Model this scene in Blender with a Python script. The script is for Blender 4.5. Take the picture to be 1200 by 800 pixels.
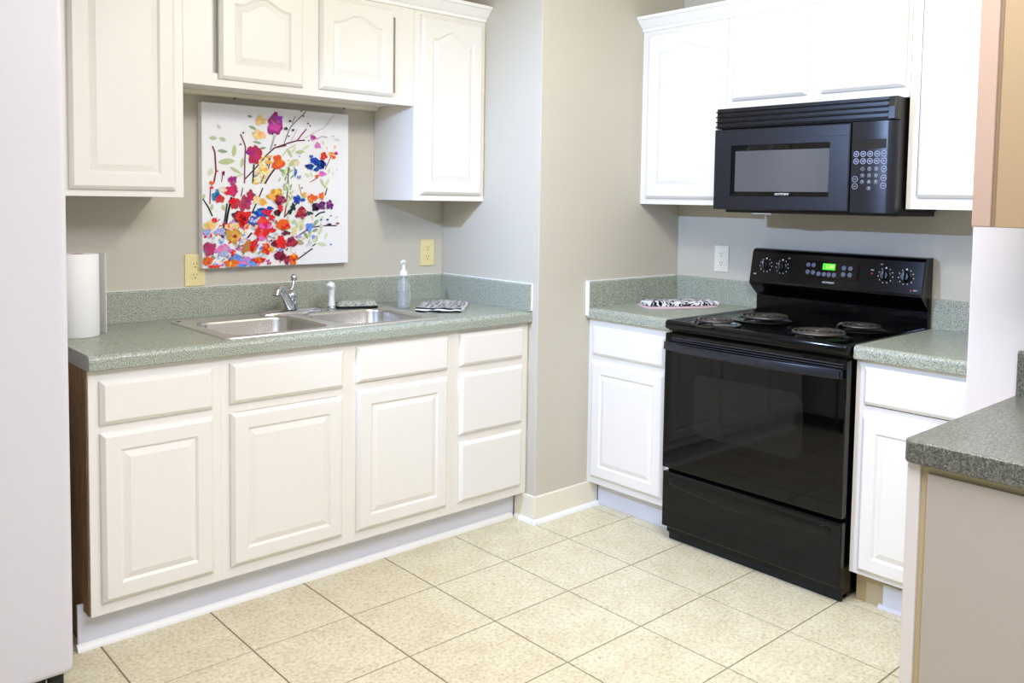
import bpy, bmesh, math, random
from mathutils import Vector, Matrix

for o in list(bpy.data.objects):
    bpy.data.objects.remove(o)
scene = bpy.context.scene
COL = scene.collection
PI = math.pi
random.seed(7)

# ------------------------------------------------------------------ camera, light, exposure
F_PX = 1018.96
cam_data = bpy.data.cameras.new('camera')
cam_data.sensor_width = 36.0
cam_data.lens = F_PX / 1200.0 * 36.0
cam_data.shift_x = (600.0 - 630.82) / 1200.0
cam_data.shift_y = (295.35 - 400.0) / 1200.0
cam_data.clip_start = 0.05
cam = bpy.data.objects.new('camera', cam_data)
COL.objects.link(cam)
yaw, pitch, roll = 0.748, 0.0604, 0.0165
fwd = Vector((math.sin(yaw) * math.cos(pitch), math.cos(yaw) * math.cos(pitch), -math.sin(pitch)))
rgt = Vector((math.cos(yaw), -math.sin(yaw), 0))
upv = rgt.cross(fwd)
r2 = rgt * math.cos(roll) + upv * math.sin(roll)
u2 = -rgt * math.sin(roll) + upv * math.cos(roll)
M = Matrix((r2, u2, -fwd)).transposed().to_4x4()
M.translation = Vector((-2.477, -3.3423, 1.3753))
cam.matrix_world = M
scene.camera = cam

world = bpy.data.worlds.new('world')
scene.world = world
world.use_nodes = True
bgn = world.node_tree.nodes['Background']
bgn.inputs['Color'].default_value = (0.68, 0.80, 1.0, 1)
bgn.inputs['Strength'].default_value = 0.55

vs = scene.view_settings
vs.view_transform = 'Standard'
vs.look = 'None'
vs.exposure = 0.09
vs.gamma = 1.0
vs.use_curve_mapping = False
scene.cycles.use_denoising = True
scene.cycles.max_bounces = 8
scene.cycles.sample_clamp_indirect = 6.0

# the ceiling fitting over the kitchen floor (warm) and the strobe standing by the fridge (cool)
ceil_l = bpy.data.lights.new('ceiling_lamp_light', 'POINT')
ceil_l.energy = 35
ceil_l.color = (1.0, 1.0, 0.90)
ceil_l.shadow_soft_size = 0.10
lo = bpy.data.objects.new('ceiling_lamp_light', ceil_l)
lo.location = (-0.66, -1.85, 2.30)
COL.objects.link(lo)

fl = bpy.data.lights.new('strobe_light', 'SPOT')
fl.energy = 178
fl.color = (0.40, 0.58, 1.0)
fl.shadow_soft_size = 0.02
fl.spot_size = math.radians(88)
fl.spot_blend = 0.85
fo = bpy.data.objects.new('strobe_light', fl)
fo.location = (-1.96, -0.99, 1.88)
fo.rotation_euler = Vector((1.0, -0.13, -0.33)).to_track_quat('-Z', 'Y').to_euler()
COL.objects.link(fo)

# added area fill just under the ceiling, in place of bounced light
al = bpy.data.lights.new('ceiling_fill_light', 'AREA')
al.shape = 'RECTANGLE'; al.size = 1.6; al.size_y = 1.2
al.energy = 87
al.color = (0.80, 0.83, 1.0)
ao = bpy.data.objects.new('ceiling_fill_light', al)
ao.location = (-1.35, -3.1, 2.47)
COL.objects.link(ao)

# ------------------------------------------------------------------ materials
def lin(c):
    out = []
    for v in c:
        v = v / 255.0
        out.append(v / 12.92 if v <= 0.04045 else ((v + 0.055) / 1.055) ** 2.4)
    return (out[0], out[1], out[2], 1.0)

MATS = {}
def mat(name, rgb, rough=0.5, metal=0.0, spec=0.5, emit=None, estr=0.0, coat=0.0, bump=0.0, bscale=200.0, var=None, vscale=4.0):
    m = bpy.data.materials.new(name)
    m.use_nodes = True
    nt = m.node_tree
    b = nt.nodes['Principled BSDF']
    b.inputs['Base Color'].default_value = lin(rgb)
    b.inputs['Roughness'].default_value = rough
    b.inputs['Metallic'].default_value = metal
    b.inputs['Specular IOR Level'].default_value = spec
    b.inputs['Coat Weight'].default_value = coat
    if emit:
        b.inputs['Emission Color'].default_value = lin(emit)
        b.inputs['Emission Strength'].default_value = estr
    if bump or var:
        g = nt.nodes.new('ShaderNodeNewGeometry')
    if bump:
        n = nt.nodes.new('ShaderNodeTexNoise')
        n.inputs['Scale'].default_value = bscale
        n.inputs['Detail'].default_value = 3
        nt.links.new(g.outputs['Position'], n.inputs['Vector'])
        bp = nt.nodes.new('ShaderNodeBump')
        bp.inputs['Strength'].default_value = bump
        bp.inputs['Distance'].default_value = 0.002
        nt.links.new(n.outputs['Fac'], bp.inputs['Height'])
        nt.links.new(bp.outputs['Normal'], b.inputs['Normal'])
    if var:
        n = nt.nodes.new('ShaderNodeTexNoise')
        n.inputs['Scale'].default_value = vscale
        n.inputs['Detail'].default_value = 4
        nt.links.new(g.outputs['Position'], n.inputs['Vector'])
        mx = nt.nodes.new('ShaderNodeMix'); mx.data_type = 'RGBA'
        mx.inputs['A'].default_value = lin(rgb)
        mx.inputs['B'].default_value = lin(var)
        nt.links.new(n.outputs['Fac'], mx.inputs['Factor'])
        nt.links.new(mx.outputs['Result'], b.inputs['Base Color'])
    MATS[name] = m
    return m

def ramp_mat(name, stops, scale, detail, rough, spec=0.5, distort=0.0, stretch=None, coords='world', bump=0.0, stops2=None, scale2=8.0, mix2=0.3):
    """speckled / mottled surface: a noise through a colour ramp, optionally multiplied by a broad second noise"""
    m = bpy.data.materials.new(name)
    m.use_nodes = True
    nt = m.node_tree
    b = nt.nodes['Principled BSDF']
    b.inputs['Roughness'].default_value = rough
    b.inputs['Specular IOR Level'].default_value = spec
    if coords == 'world':
        g = nt.nodes.new('ShaderNodeNewGeometry'); src = g.outputs['Position']
    else:
        g = nt.nodes.new('ShaderNodeTexCoord'); src = g.outputs['Object']
    if stretch:
        mp = nt.nodes.new('ShaderNodeMapping')
        mp.inputs['Scale'].default_value = stretch
        nt.links.new(src, mp.inputs['Vector']); src = mp.outputs['Vector']
    n = nt.nodes.new('ShaderNodeTexNoise')
    n.inputs['Scale'].default_value = scale
    n.inputs['Detail'].default_value = detail
    n.inputs['Roughness'].default_value = 0.65
    n.inputs['Distortion'].default_value = distort
    nt.links.new(src, n.inputs['Vector'])
    r = nt.nodes.new('ShaderNodeValToRGB')
    el = r.color_ramp.elements
    while len(el) < len(stops):
        el.new(0.5)
    for e, (p, c) in zip(el, stops):
        e.position = p; e.color = lin(c)
    nt.links.new(n.outputs['Fac'], r.inputs['Fac'])
    out = r.outputs['Color']
    if stops2:
        n2 = nt.nodes.new('ShaderNodeTexNoise')
        n2.inputs['Scale'].default_value = scale2
        n2.inputs['Detail'].default_value = 3
        nt.links.new(src, n2.inputs['Vector'])
        rr = nt.nodes.new('ShaderNodeValToRGB')
        e2 = rr.color_ramp.elements
        for e, (p, c) in zip(e2, stops2):
            e.position = p; e.color = lin(c)
        nt.links.new(n2.outputs['Fac'], rr.inputs['Fac'])
        mx = nt.nodes.new('ShaderNodeMix'); mx.data_type = 'RGBA'
        mx.inputs['Factor'].default_value = mix2
        nt.links.new(out, mx.inputs['A']); nt.links.new(rr.outputs['Color'], mx.inputs['B'])
        out = mx.outputs['Result']
    nt.links.new(out, b.inputs['Base Color'])
    if bump:
        bp = nt.nodes.new('ShaderNodeBump')
        bp.inputs['Strength'].default_value = bump
        bp.inputs['Distance'].default_value = 0.001
        nt.links.new(n.outputs['Fac'], bp.inputs['Height'])
        nt.links.new(bp.outputs['Normal'], b.inputs['Normal'])
    MATS[name] = m
    return m

mat('wall_paint', (205, 198, 181), 0.75, spec=0.25, bump=0.12, bscale=260, var=(200, 193, 177), vscale=2.0)
mat('ceiling_paint', (236, 232, 224), 0.85, spec=0.2, bump=0.1, bscale=120)
mat('wall_right_paint', (226, 218, 213), 0.75, spec=0.25, bump=0.12, bscale=260)
mat('cabinet_paint', (236, 231, 221), 0.38, spec=0.4, bump=0.02, bscale=90)
mat('cream_paint', (238, 230, 210), 0.45, spec=0.4)
mat('kick_paint', (222, 222, 226), 0.5, spec=0.35)
mat('trim_white', (243, 241, 236), 0.4, spec=0.4)
mat('upper_shade_stile', (168, 142, 122), 0.45, spec=0.35)  # upper right stile: white paint with warm shade mixed into the colour
mat('upper_shade_panel', (152, 129, 95), 0.5, spec=0.35)  # upper right panel and body: same white, deeper warm shade in the colour
mat('lower_shade_stile', (226, 218, 210), 0.45, spec=0.35)  # lower right stile: white paint with a little shade in its colour
mat('lower_shade_panel', (184, 174, 160), 0.5, spec=0.35)  # lower right panel: dimness out of the strobe's reach put into the colour
mat('tan_edge', (196, 178, 136), 0.6)
mat('fridge_white', (216, 211, 211), 0.35, spec=0.45, bump=0.06, bscale=420)
mat('gasket_grey', (120, 120, 122), 0.7)
mat('black_rubber', (14, 14, 15), 0.6)
mat('stainless', (206, 203, 196), 0.26, metal=1.0, bump=0.03, bscale=300)
mat('stainless_rim', (222, 221, 217), 0.42, metal=1.0)
mat('chrome', (205, 207, 210), 0.07, metal=1.0)
mat('black_enamel', (7, 7, 8), 0.12, spec=0.28)
mat('black_glass', (4, 4, 5), 0.03, spec=0.28)
mat('oven_window', (20, 19, 18), 0.05, spec=0.3)
mat('black_plastic', (13, 13, 14), 0.32, spec=0.4)
mat('microwave_black', (16, 18, 27), 0.33, spec=0.45)
mat('microwave_side', (24, 23, 21), 0.4, spec=0.4)
mat('microwave_window', (78, 81, 88), 0.16, spec=0.8, coat=0.5)
mat('slot_black', (4, 4, 5), 0.7)
mat('handle_blue_black', (22, 24, 32), 0.3, spec=0.5)
mat('slat_grey', (58, 58, 62), 0.25, spec=0.6)
mat('coil_metal', (96, 91, 86), 0.34, spec=0.6, metal=0.7)
mat('pan_black', (12, 12, 13), 0.12, spec=0.7)
mat('chrome_dark', (120, 118, 115), 0.2, metal=1.0)
mat('mark_white', (226, 228, 230), 0.5)
mat('mark_grey', (150, 156, 176), 0.45)
mat('mark_red', (214, 40, 36), 0.5)
mat('button_dark', (30, 28, 40), 0.35)
mat('button_blue_grey', (84, 88, 108), 0.35)
mat('display_black', (10, 10, 11), 0.08, spec=0.7)
mat('display_green', (20, 90, 10), 0.3, emit=(60, 225, 20), estr=1.2)
mat('display_digit', (200, 255, 120), 0.3, emit=(190, 255, 90), estr=1.6)
mat('ivory_plate', (236, 220, 160), 0.4, spec=0.4)
mat('cream_plate', (236, 230, 212), 0.4, spec=0.4)
mat('slot_brown', (40, 34, 26), 0.7)
mat('plastic_white', (240, 240, 240), 0.35, spec=0.5)
mat('paper', (243, 240, 234), 0.9, spec=0.1, bump=0.25, bscale=380)
mat('cardboard', (150, 104, 70), 0.85)
mat('canvas', (244, 243, 242), 0.8, spec=0.15, bump=0.15, bscale=700)
mat('caulk', (244, 243, 238), 0.6)
mat('dark_cloth', (34, 34, 36), 0.95, spec=0.1)
mat('pink_cloth', (232, 196, 200), 0.9, spec=0.1)
mat('white_cloth', (236, 234, 230), 0.9, spec=0.1)
mat('screw_metal', (150, 148, 140), 0.35, metal=1.0)
mat('lamp_glass', (255, 246, 226), 0.4, emit=(255, 240, 210), estr=1.2)
mat('grout', (150, 136, 110), 0.9)
mat('soap_liquid', (206, 216, 220), 0.15)

# clear bottle plastic
m = bpy.data.materials.new('clear_plastic'); m.use_nodes = True
b = m.node_tree.nodes['Principled BSDF']
b.inputs['Base Color'].default_value = (0.93, 0.96, 0.97, 1)
b.inputs['Roughness'].default_value = 0.05
b.inputs['Transmission Weight'].default_value = 0.86
b.inputs['IOR'].default_value = 1.2
MATS['clear_plastic'] = m

ramp_mat('laminate', [(0.30, (88, 92, 81)), (0.42, (132, 137, 121)), (0.52, (164, 169, 152)), (0.67, (198, 202, 187))], 280, 2.0, 0.34, spec=0.5)
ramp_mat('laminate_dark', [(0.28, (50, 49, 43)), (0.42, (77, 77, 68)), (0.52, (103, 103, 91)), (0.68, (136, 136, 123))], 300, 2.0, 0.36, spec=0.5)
ramp_mat('laminate_cut', [(0.3, (150, 150, 148)), (0.7, (176, 176, 174))], 60, 2, 0.6)
ramp_mat('tile', [(0.31, (160, 136, 100)), (0.42, (202, 187, 150)), (0.53, (222, 213, 182)), (0.70, (236, 230, 206))], 88, 7, 0.38, spec=0.35,
         distort=0.6, stops2=[(0.35, (208, 194, 160)), (0.65, (230, 223, 196))], scale2=9.0, mix2=0.35)
ramp_mat('raw_wood', [(0.3, (92, 66, 42)), (0.5, (124, 94, 62)), (0.7, (146, 114, 78))], 14, 6, 0.7, stretch=(6, 6, 0.6))
ramp_mat('sponge_cloth', [(0.35, (120, 122, 116)), (0.5, (168, 168, 156)), (0.65, (196, 194, 176))], 120, 3, 0.95, spec=0.1, bump=0.4)
ramp_mat('zebra_cloth', [(0.40, (22, 21, 24)), (0.47, (26, 25, 28)), (0.50, (228, 226, 226)), (0.7, (240, 238, 236))], 26, 2, 0.9, spec=0.1, distort=2.2)
ramp_mat('grey_towel', [(0.35, (104, 104, 104)), (0.48, (152, 152, 150)), (0.56, (182, 181, 178)), (0.7, (220, 219, 214))], 30, 3, 0.95, spec=0.1, coords='object', stretch=(0.35, 5.0, 1.0), bump=0.3)

# ------------------------------------------------------------------ mesh building
class MB:
    def __init__(self):
        self.v = []; self.f = []; self.c = []
    def add(self, verts, faces):
        k = len(self.v)
        self.v += [tuple(p) for p in verts]
        self.f += [tuple(i + k for i in q) for q in faces]
        return self
    def box(self, x0, x1, y0, y1, z0, z1):
        return self.add([(x0, y0, z0), (x1, y0, z0), (x1, y1, z0), (x0, y1, z0), (x0, y0, z1), (x1, y0, z1), (x1, y1, z1), (x0, y1, z1)],
                        [(0, 3, 2, 1), (4, 5, 6, 7), (0, 1, 5, 4), (1, 2, 6, 5), (2, 3, 7, 6), (3, 0, 4, 7)])
    def rings(self, loops, cap0=True, cap1=True, closed=True):
        n = len(loops[0]); k = len(self.v)
        for l in loops:
            self.v += [tuple(p) for p in l]
        for a in range(len(loops) - 1):
            for i in range(n if closed else n - 1):
                j = (i + 1) % n
                self.f.append((k + a * n + i, k + a * n + j, k + (a + 1) * n + j, k + (a + 1) * n + i))
        if cap0:
            self.f.append(tuple(k + i for i in reversed(range(n))))
        if cap1:
            self.f.append(tuple(k + (len(loops) - 1) * n + i for i in range(n)))
        return self
    def prism(self, poly, axis, a, b):
        """poly: 2D points in the two other axes (in x,y,z order), extruded along axis from a to b"""
        def P(p, t):
            if axis == 'x': return (t, p[0], p[1])
            if axis == 'y': return (p[0], t, p[1])
            return (p[0], p[1], t)
        return self.rings([[P(p, a) for p in poly], [P(p, b) for p in poly]])
    def lathe(self, prof, cx=0, cy=0, n=24, cap0=True, cap1=True):
        return self.rings([[(cx + r * math.cos(2 * PI * i / n), cy + r * math.sin(2 * PI * i / n), z) for i in range(n)] for r, z in prof], cap0, cap1)
    def disc(self, center, axis, prof, n=16):
        """lathe about any axis; prof = (radius, distance along axis)"""
        a = Vector(axis).normalized()
        e1 = a.orthogonal().normalized(); e2 = a.cross(e1)
        c = Vector(center)
        return self.rings([[c + a * d + (e1 * math.cos(2 * PI * i / n) + e2 * math.sin(2 * PI * i / n)) * r for i in range(n)] for r, d in prof])
    def tube(self, pts, rad, n=8):
        pts = [Vector(p) for p in pts]
        rads = rad if isinstance(rad, (list, tuple)) else [rad] * len(pts)
        loops = []; e1 = None
        for i, p in enumerate(pts):
            t = (pts[min(i + 1, len(pts) - 1)] - pts[max(i - 1, 0)]).normalized()
            if e1 is None: e1 = t.orthogonal().normalized()
            e1 = (e1 - t * e1.dot(t)).normalized(); e2 = t.cross(e1)
            loops.append([p + (e1 * math.cos(2 * PI * k / n) + e2 * math.sin(2 * PI * k / n)) * rads[i] for k in range(n)])
        return self.rings(loops)
    def build(self, name, material, parent=None, bevel=0.0, segs=2, smooth=False, angle=35, loc=None, rot=None):
        me = bpy.data.meshes.new(name)
        me.from_pydata(self.v, [], self.f)
        bm = bmesh.new(); bm.from_mesh(me)
        bmesh.ops.recalc_face_normals(bm, faces=bm.faces)
        if bevel:
            ed = [e for e in bm.edges if e.is_manifold and e.calc_face_angle(0) > math.radians(30)]
            bmesh.ops.bevel(bm, geom=ed, offset=bevel, segments=segs, profile=0.6, affect='EDGES', clamp_overlap=True)
        if smooth:
            for f in bm.faces: f.smooth = True
            for e in bm.edges:
                if e.is_manifold and e.calc_face_angle(0) > math.radians(angle): e.smooth = False
        bm.to_mesh(me); bm.free()
        me.materials.append(MATS[material])
        o = bpy.data.objects.new(name, me)
        COL.objects.link(o)
        if parent: o.parent = parent
        if loc: o.location = loc
        if rot: o.rotation_euler = rot
        return o

def box(name, m, parent, x0, x1, y0, y1, z0, z1, bevel=0.0, segs=2):
    return MB().box(x0, x1, y0, y1, z0, z1).build(name, m, parent, bevel, segs)
def tag(o, label, cat, group=None):
    o['label'] = label; o['category'] = cat
    if group: o['group'] = group
    return o
def struct(o, label=None):
    o['kind'] = 'structure'
    if label: o['label'] = label
    return o
def thing(name, label, cat, loc, rz=0.0, group=None):
    o = bpy.data.objects.new(name, None)
    COL.objects.link(o)
    o.empty_display_size = 0.05
    o.location = loc; o.rotation_euler = (0, 0, rz)
    return tag(o, label, cat, group)
def text(name, body, size, m, parent, loc, rot, depth=0.0004):
    cu = bpy.data.curves.new(name, 'FONT')
    cu.body = body; cu.size = size; cu.extrude = depth
    cu.align_x = 'CENTER'; cu.align_y = 'CENTER'
    tmp = bpy.data.objects.new(name, cu); COL.objects.link(tmp)
    bpy.context.view_layer.update()
    me = bpy.data.meshes.new_from_object(tmp.evaluated_get(bpy.context.evaluated_depsgraph_get()))
    bpy.data.objects.remove(tmp)
    me.materials.clear(); me.materials.append(MATS[m])
    o = bpy.data.objects.new(name, me); COL.objects.link(o)
    o.parent = parent; o.location = loc; o.rotation_euler = rot
    return o
def copy_part(src, parent, loc):
    c = src.copy(); COL.objects.link(c); c.parent = parent; c.location = loc
    return c

# ------------------------------------------------------------------ key dimensions (metres)
XB = 0.931; D = 0.676                # stove wall plane, boxed-out corner face
ZC, ZCB = 0.902, 0.855               # counter top and underside
ZS = 1.017                           # splash top
ZU = 1.363; ZT = 2.165; ZK = 1.755   # upper cabinets: bottom, top; over-sink bottom
BF = 0.615; CF = 0.643; UF = 0.303   # depth of base face, counter, upper face
XL = -1.732                          # left end of sink run
YR0, YR1 = -1.147, -1.933            # range bay on the stove wall
XD, YD = -0.108, -2.449              # right wall block

# ------------------------------------------------------------------ room shell
struct(box('wall_back', 'wall_paint', None, -4.2, -0.001, 0.0, 0.12, 0, 2.5))
struct(box('wall_corner', 'wall_paint', None, 0.0, 1.06, -D, 0.12, 0, 2.5, bevel=0.004))
struct(box('wall_stove', 'wall_paint', None, XB, 1.06, YD - 0.001, -D - 0.001, 0, 2.5))
struct(box('wall_right', 'wall_right_paint', None, XD, 1.06, -4.6, YD - 0.002, 0, 2.5, bevel=0.004))
struct(box('wall_left', 'wall_paint', None, -4.32, -4.2, -1.6, 0.12, 0, 2.5))
struct(box('ceiling', 'ceiling_paint', None, -4.32, 1.06, -4.6, 0.12, 2.5, 2.6))

T = 0.3356; TX, TY = -1.0228, -0.8994
floor = box('floor', 'grout', None, -4.32, 1.06, -6.0, 0.12, -0.06, -0.003)
struct(floor)
tile_src = MB().box(-T / 2 + .0022, T / 2 - .0022, -T / 2 + .0022, T / 2 - .0022, -0.0029, 0.0).build('tile', 'tile', floor, bevel=0.0010, segs=1)
first = True
for i in range(-4, 5):
    for j in range(-2, 8):
        cx = TX + (i + 0.5) * T; cy = TY - (j + 0.5) * T
        if cx > XB or cy > 0.0: continue
        if first:
            tile_src.location = (cx, cy, 0); first = False
        else:
            copy_part(tile_src, floor, (cx, cy, 0))

# baseboard and shoe around the boxed-out corner
bb = MB()
bb.box(-0.015, -0.0005, -D - 0.015, -0.56, 0, 0.113)
bb.box(-0.0005, 0.374, -D - 0.015, -D - 0.0005, 0, 0.113)
struct(bb.build('baseboard_corner', 'cream_paint', bevel=0.003))
def qround(r, n=5):
    return [(0, 0)] + [(r * math.cos(a * PI / 2 / n), r * math.sin(a * PI / 2 / n)) for a in range(n + 1)]
sh = MB()
q = qround(0.017)
sh.prism([(-D - 0.0155 - a, z) for a, z in q], 'x', -0.033, 0.374)
sh.prism([(-0.0155 - a, z) for a, z in q], 'y', -D - 0.033, -0.576)
struct(sh.build('trim_1', 'trim_white', smooth=True), 'white shoe moulding around the boxed-out corner')
# toe boards
tk = MB().box(-1.752, -0.016, -0.557, -0.545, 0, 0.113).box(-1.752, -1.735, -0.557, -0.545, 0.113, 0.137)
struct(tk.build('baseboard_sink', 'kick_paint', bevel=0.0015), 'pale painted toe board under the sink cabinets')
struct(MB().prism([(-0.5575 - a, z) for a, z in qround(0.019)], 'x', -1.757, -0.034).build('trim_2', 'trim_white', smooth=True), 'white shoe moulding along the sink cabinets')
struct(box('baseboard_stove', 'kick_paint', None, 0.376, 0.388, -1.144, -D - 0.016, 0, 0.108, bevel=0.0015), 'white toe board left of the range')
struct(box('baseboard_tan', 'tan_edge', None, 0.372, 0.388, YD + 0.001, YR1 - 0.004, 0, 0.112), 'bare tan toe board right of the range')
struct(MB().box(0.366, 0.3715, YD + 0.001, -2.035, 0.012, 0.085).prism([(0.3715 - a, z) for a, z in qround(0.014)], 'y', YD + 0.001, -2.02)
       .build('baseboard_cover', 'kick_paint', bevel=0.001), 'white toe board cover with shoe right of the range')

# crown mouldings (profile in depth-out, height), continuous over each run of upper cabinets
prof = [(0.0, 0.0), (0.010, 0.0), (0.012, 0.012), (0.020, 0.018), (0.034, 0.034), (0.044, 0.046), (0.052, 0.050), (0.054, 0.062), (0.0, 0.062)]
struct(MB().prism([(-UF - d, ZT - 0.012 + z) for d, z in prof], 'x', -1.736, -0.002).build('trim_3', 'trim_white'), 'white crown moulding over the sink wall cabinets')
struct(MB().prism([(XB - UF + 0.012 - d, ZT - 0.012 + z) for d, z in prof], 'y', YD + 0.001, -D - 0.002).build('trim_4', 'trim_white'), 'white crown moulding over the stove wall cabinets')

# ------------------------------------------------------------------ cabinets
def loop(u0, u1, z0, z1, ins, w, arch=0.0, m=18):
    a0, a1, b0, b1 = u0 + ins, u1 - ins, z0 + ins, z1 - ins
    pts = [(a0, w, b0), (a1, w, b0)]
    for i in range(m + 1):
        s = i / m
        t = min(1.0, max(0.0, (0.5 - abs(s - 0.5)) / 0.5 * 1.12 - 0.12))
        bump = 0.5 - 0.5 * math.cos(PI * t)
        pts.append((a1 + (a0 - a1) * s, w, b1 - arch * (1 - bump)))
    return pts
def door(parent, u0, u1, z0, z1, arch=0.0, m='cabinet_paint', rail=0.052):
    a = arch
    d = MB().rings([loop(u0, u1, z0, z1, 0, 0), loop(u0, u1, z0, z1, 0, -0.008), loop(u0, u1, z0, z1, 0.003, -0.0115), loop(u0, u1, z0, z1, 0.011, -0.0185),
                    loop(u0, u1, z0, z1, 0.0125, -0.0195), loop(u0, u1, z0, z1, rail, -0.0195, a), loop(u0, u1, z0, z1, rail + 0.0015, -0.0190, a),
                    loop(u0, u1, z0, z1, rail + 0.0085, -0.0128, a)], True, True).build('door', m, parent)
    MB().rings([loop(u0, u1, z0, z1, rail + 0.0088, -0.0128, a), loop(u0, u1, z0, z1, rail + 0.009, -0.0131, a),
                loop(u0, u1, z0, z1, rail + 0.027, -0.0188, a), loop(u0, u1, z0, z1, rail + 0.0285, -0.0195, a)], True, True).build('panel', m, d)
    return d
def drawer(parent, u0, u1, z0, z1, m='cabinet_paint', name='drawer'):
    return MB().rings([loop(u0, u1, z0, z1, 0, 0, m=1), loop(u0, u1, z0, z1, 0, -0.008, m=1), loop(u0, u1, z0, z1, 0.011, -0.0185, m=1),
                       loop(u0, u1, z0, z1, 0.0125, -0.0195, m=1)], True, True).build(name, m, parent)
def frame(parent, W, z0, z1, stiles, rails, m='cabinet_paint'):
    """face frame: stiles are (u0,u1) over the full height, rails (u0,u1,z0,z1)"""
    f = MB()
    for a, b in stiles: f.box(a, b, 0, 0.019, z0, z1)
    for a, b, c, d in rails: f.box(a, b, 0, 0.019, c, d)
    return f.build('face_frame', m, parent)
def carcass(parent, W, z0, z1, depth, m='cabinet_paint'):
    return box('body', m, parent, 0.001, W - 0.001, 0.0195, depth, z0, z1)

# --- sink run, face plane y = -BF
YA = -BF
def A(x): return x
# left single cabinet
x0, x1 = -1.730, -1.3352
t = thing('base_cabinet', 'white base cabinet with bare brown side next to the fridge', 'cabinet', (x0, YA, 0))
W = x1 - x0
carcass(t, W, 0.115, ZCB - 0.001, 0.60)
MB().prism([(.012, .115), (.073, .115), (.073, 0), (.60, 0), (.60, ZCB - .001), (.012, ZCB - .001)], 'x', -.004, .0005).build('side_panel', 'raw_wood', t)
frame(t, W, 0.115, ZCB - 0.001, [(0, .045), (W - .045, W)], [(.045, W - .045, .115, .16), (.045, W - .045, .665, .70), (.045, W - .045, .81, ZCB - .001)])
drawer(t, -1.701 - x0, -1.364 - x0, .690, .821)
door(t, -1.701 - x0, -1.364 - x0, .152, .665)
# sink base
x0, x1 = -1.335, -0.404
t = thing('sink_cabinet', 'wide white base cabinet with two doors beneath the sink', 'cabinet', (x0, YA, 0))
W = x1 - x0; c = -0.867 - x0
# open-topped carcass: the bowls hang inside
MB().box(.001, .017, .0195, .60, .115, ZCB - .001).box(W - .017, W - .001, .0195, .60, .115, ZCB - .001).box(.017, W - .017, .0195, .60, .115, .131).box(.017, W - .017, .59, .60, .131, ZCB - .001).build('body', 'cabinet_paint', t)
frame(t, W, .115, ZCB - .001, [(0, .045), (c - .045, c + .045), (W - .045, W)],
      [r for s in ((.045, c - .045), (c + .045, W - .045)) for r in ((s[0], s[1], .115, .16), (s[0], s[1], .665, .70), (s[0], s[1], .81, ZCB - .001))])
drawer(t, -1.307 - x0, -.894 - x0, .695, .828, name='false_drawer_front')
drawer(t, -.839 - x0, -.430 - x0, .703, .834, name='false_drawer_front')
door(t, -1.307 - x0, -.896 - x0, .154, .664)
door(t, -.838 - x0, -.430 - x0, .154, .674)
# drawer base
x0, x1 = -0.4038, -0.001
t = thing('drawer_cabinet', 'white base cabinet with three stacked drawers beside the corner wall', 'cabinet', (x0, YA, 0))
W = x1 - x0
carcass(t, W, .115, ZCB - .001, .60)
frame(t, W, .115, ZCB - .001, [(0, .045), (W - .045, W)], [(.045, W - .045, .115, .16), (.045, W - .045, .39, .435), (.045, W - .045, .67, .71), (.045, W - .045, .81, ZCB - .001)])
for a, b in ((.155, .398), (.430, .676), (.708, .838)):
    drawer(t, -.370 - x0, -.036 - x0, a, b)

# --- uppers over the sink run, face plane y = -UF
x0, x1 = -1.734, -1.331
t = thing('wall_cabinet', 'tall white wall cabinet above the paper towel roll', 'cabinet', (x0, -UF, 0))
W = x1 - x0
carcass(t, W, ZU, ZT, UF - 0.002)
frame(t, W, ZU, ZT, [(0, .045), (W - .045, W)], [(.045, W - .045, ZU, ZU + .045), (.045, W - .045, ZT - .06, ZT)])
door(t, -1.692 - x0, -1.360 - x0, ZU + .022, ZT - .03, arch=.036)
x0, x1 = -1.330, -0.381
t = thing('wall_cabinet', 'short white wall cabinet with two arched doors above the painting', 'cabinet', (x0, -UF, 0))
W = x1 - x0
carcass(t, W, ZK + .012, ZT, UF - 0.002)
box('mounting_rail', 'cream_paint', t, .017, W - .017, UF - .06, UF - .003, ZK - .004, ZK + .0115)
for a in (.30, .78):
    MB().disc((a, UF - .035, ZK - .0045), (0, 0, -1), [(.006, 0), (.006, .003), (.003, .006)], 10).build('screw', 'screw_metal', t)
c = -.853 - x0
frame(t, W, ZK, ZT, [(0, .10), (c - .035, c + .035), (W - .09, W)],
      [r for s in ((.10, c - .035), (c + .035, W - .09)) for r in ((s[0], s[1], ZK, ZK + .045), (s[0], s[1], ZT - .06, ZT))])
door(t, -1.208 - x0, -.886 - x0, ZK + .026, ZT - .03, arch=.034)
door(t, -.818 - x0, -.486 - x0, ZK + .028, ZT - .03, arch=.034)
x0, x1 = -0.380, -0.001
t = thing('wall_cabinet', 'narrow tall white wall cabinet right of the painting with arched door', 'cabinet', (x0, -UF, 0))
W = x1 - x0
carcass(t, W, ZU, ZT, UF - 0.002)
frame(t, W, ZU, ZT, [(0, .045), (W - .045, W)], [(.045, W - .045, ZU, ZU + .045), (.045, W - .045, ZT - .06, ZT)])
door(t, -.350 - x0, -.022 - x0, ZU + .026, ZT - .03, arch=.036)

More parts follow.
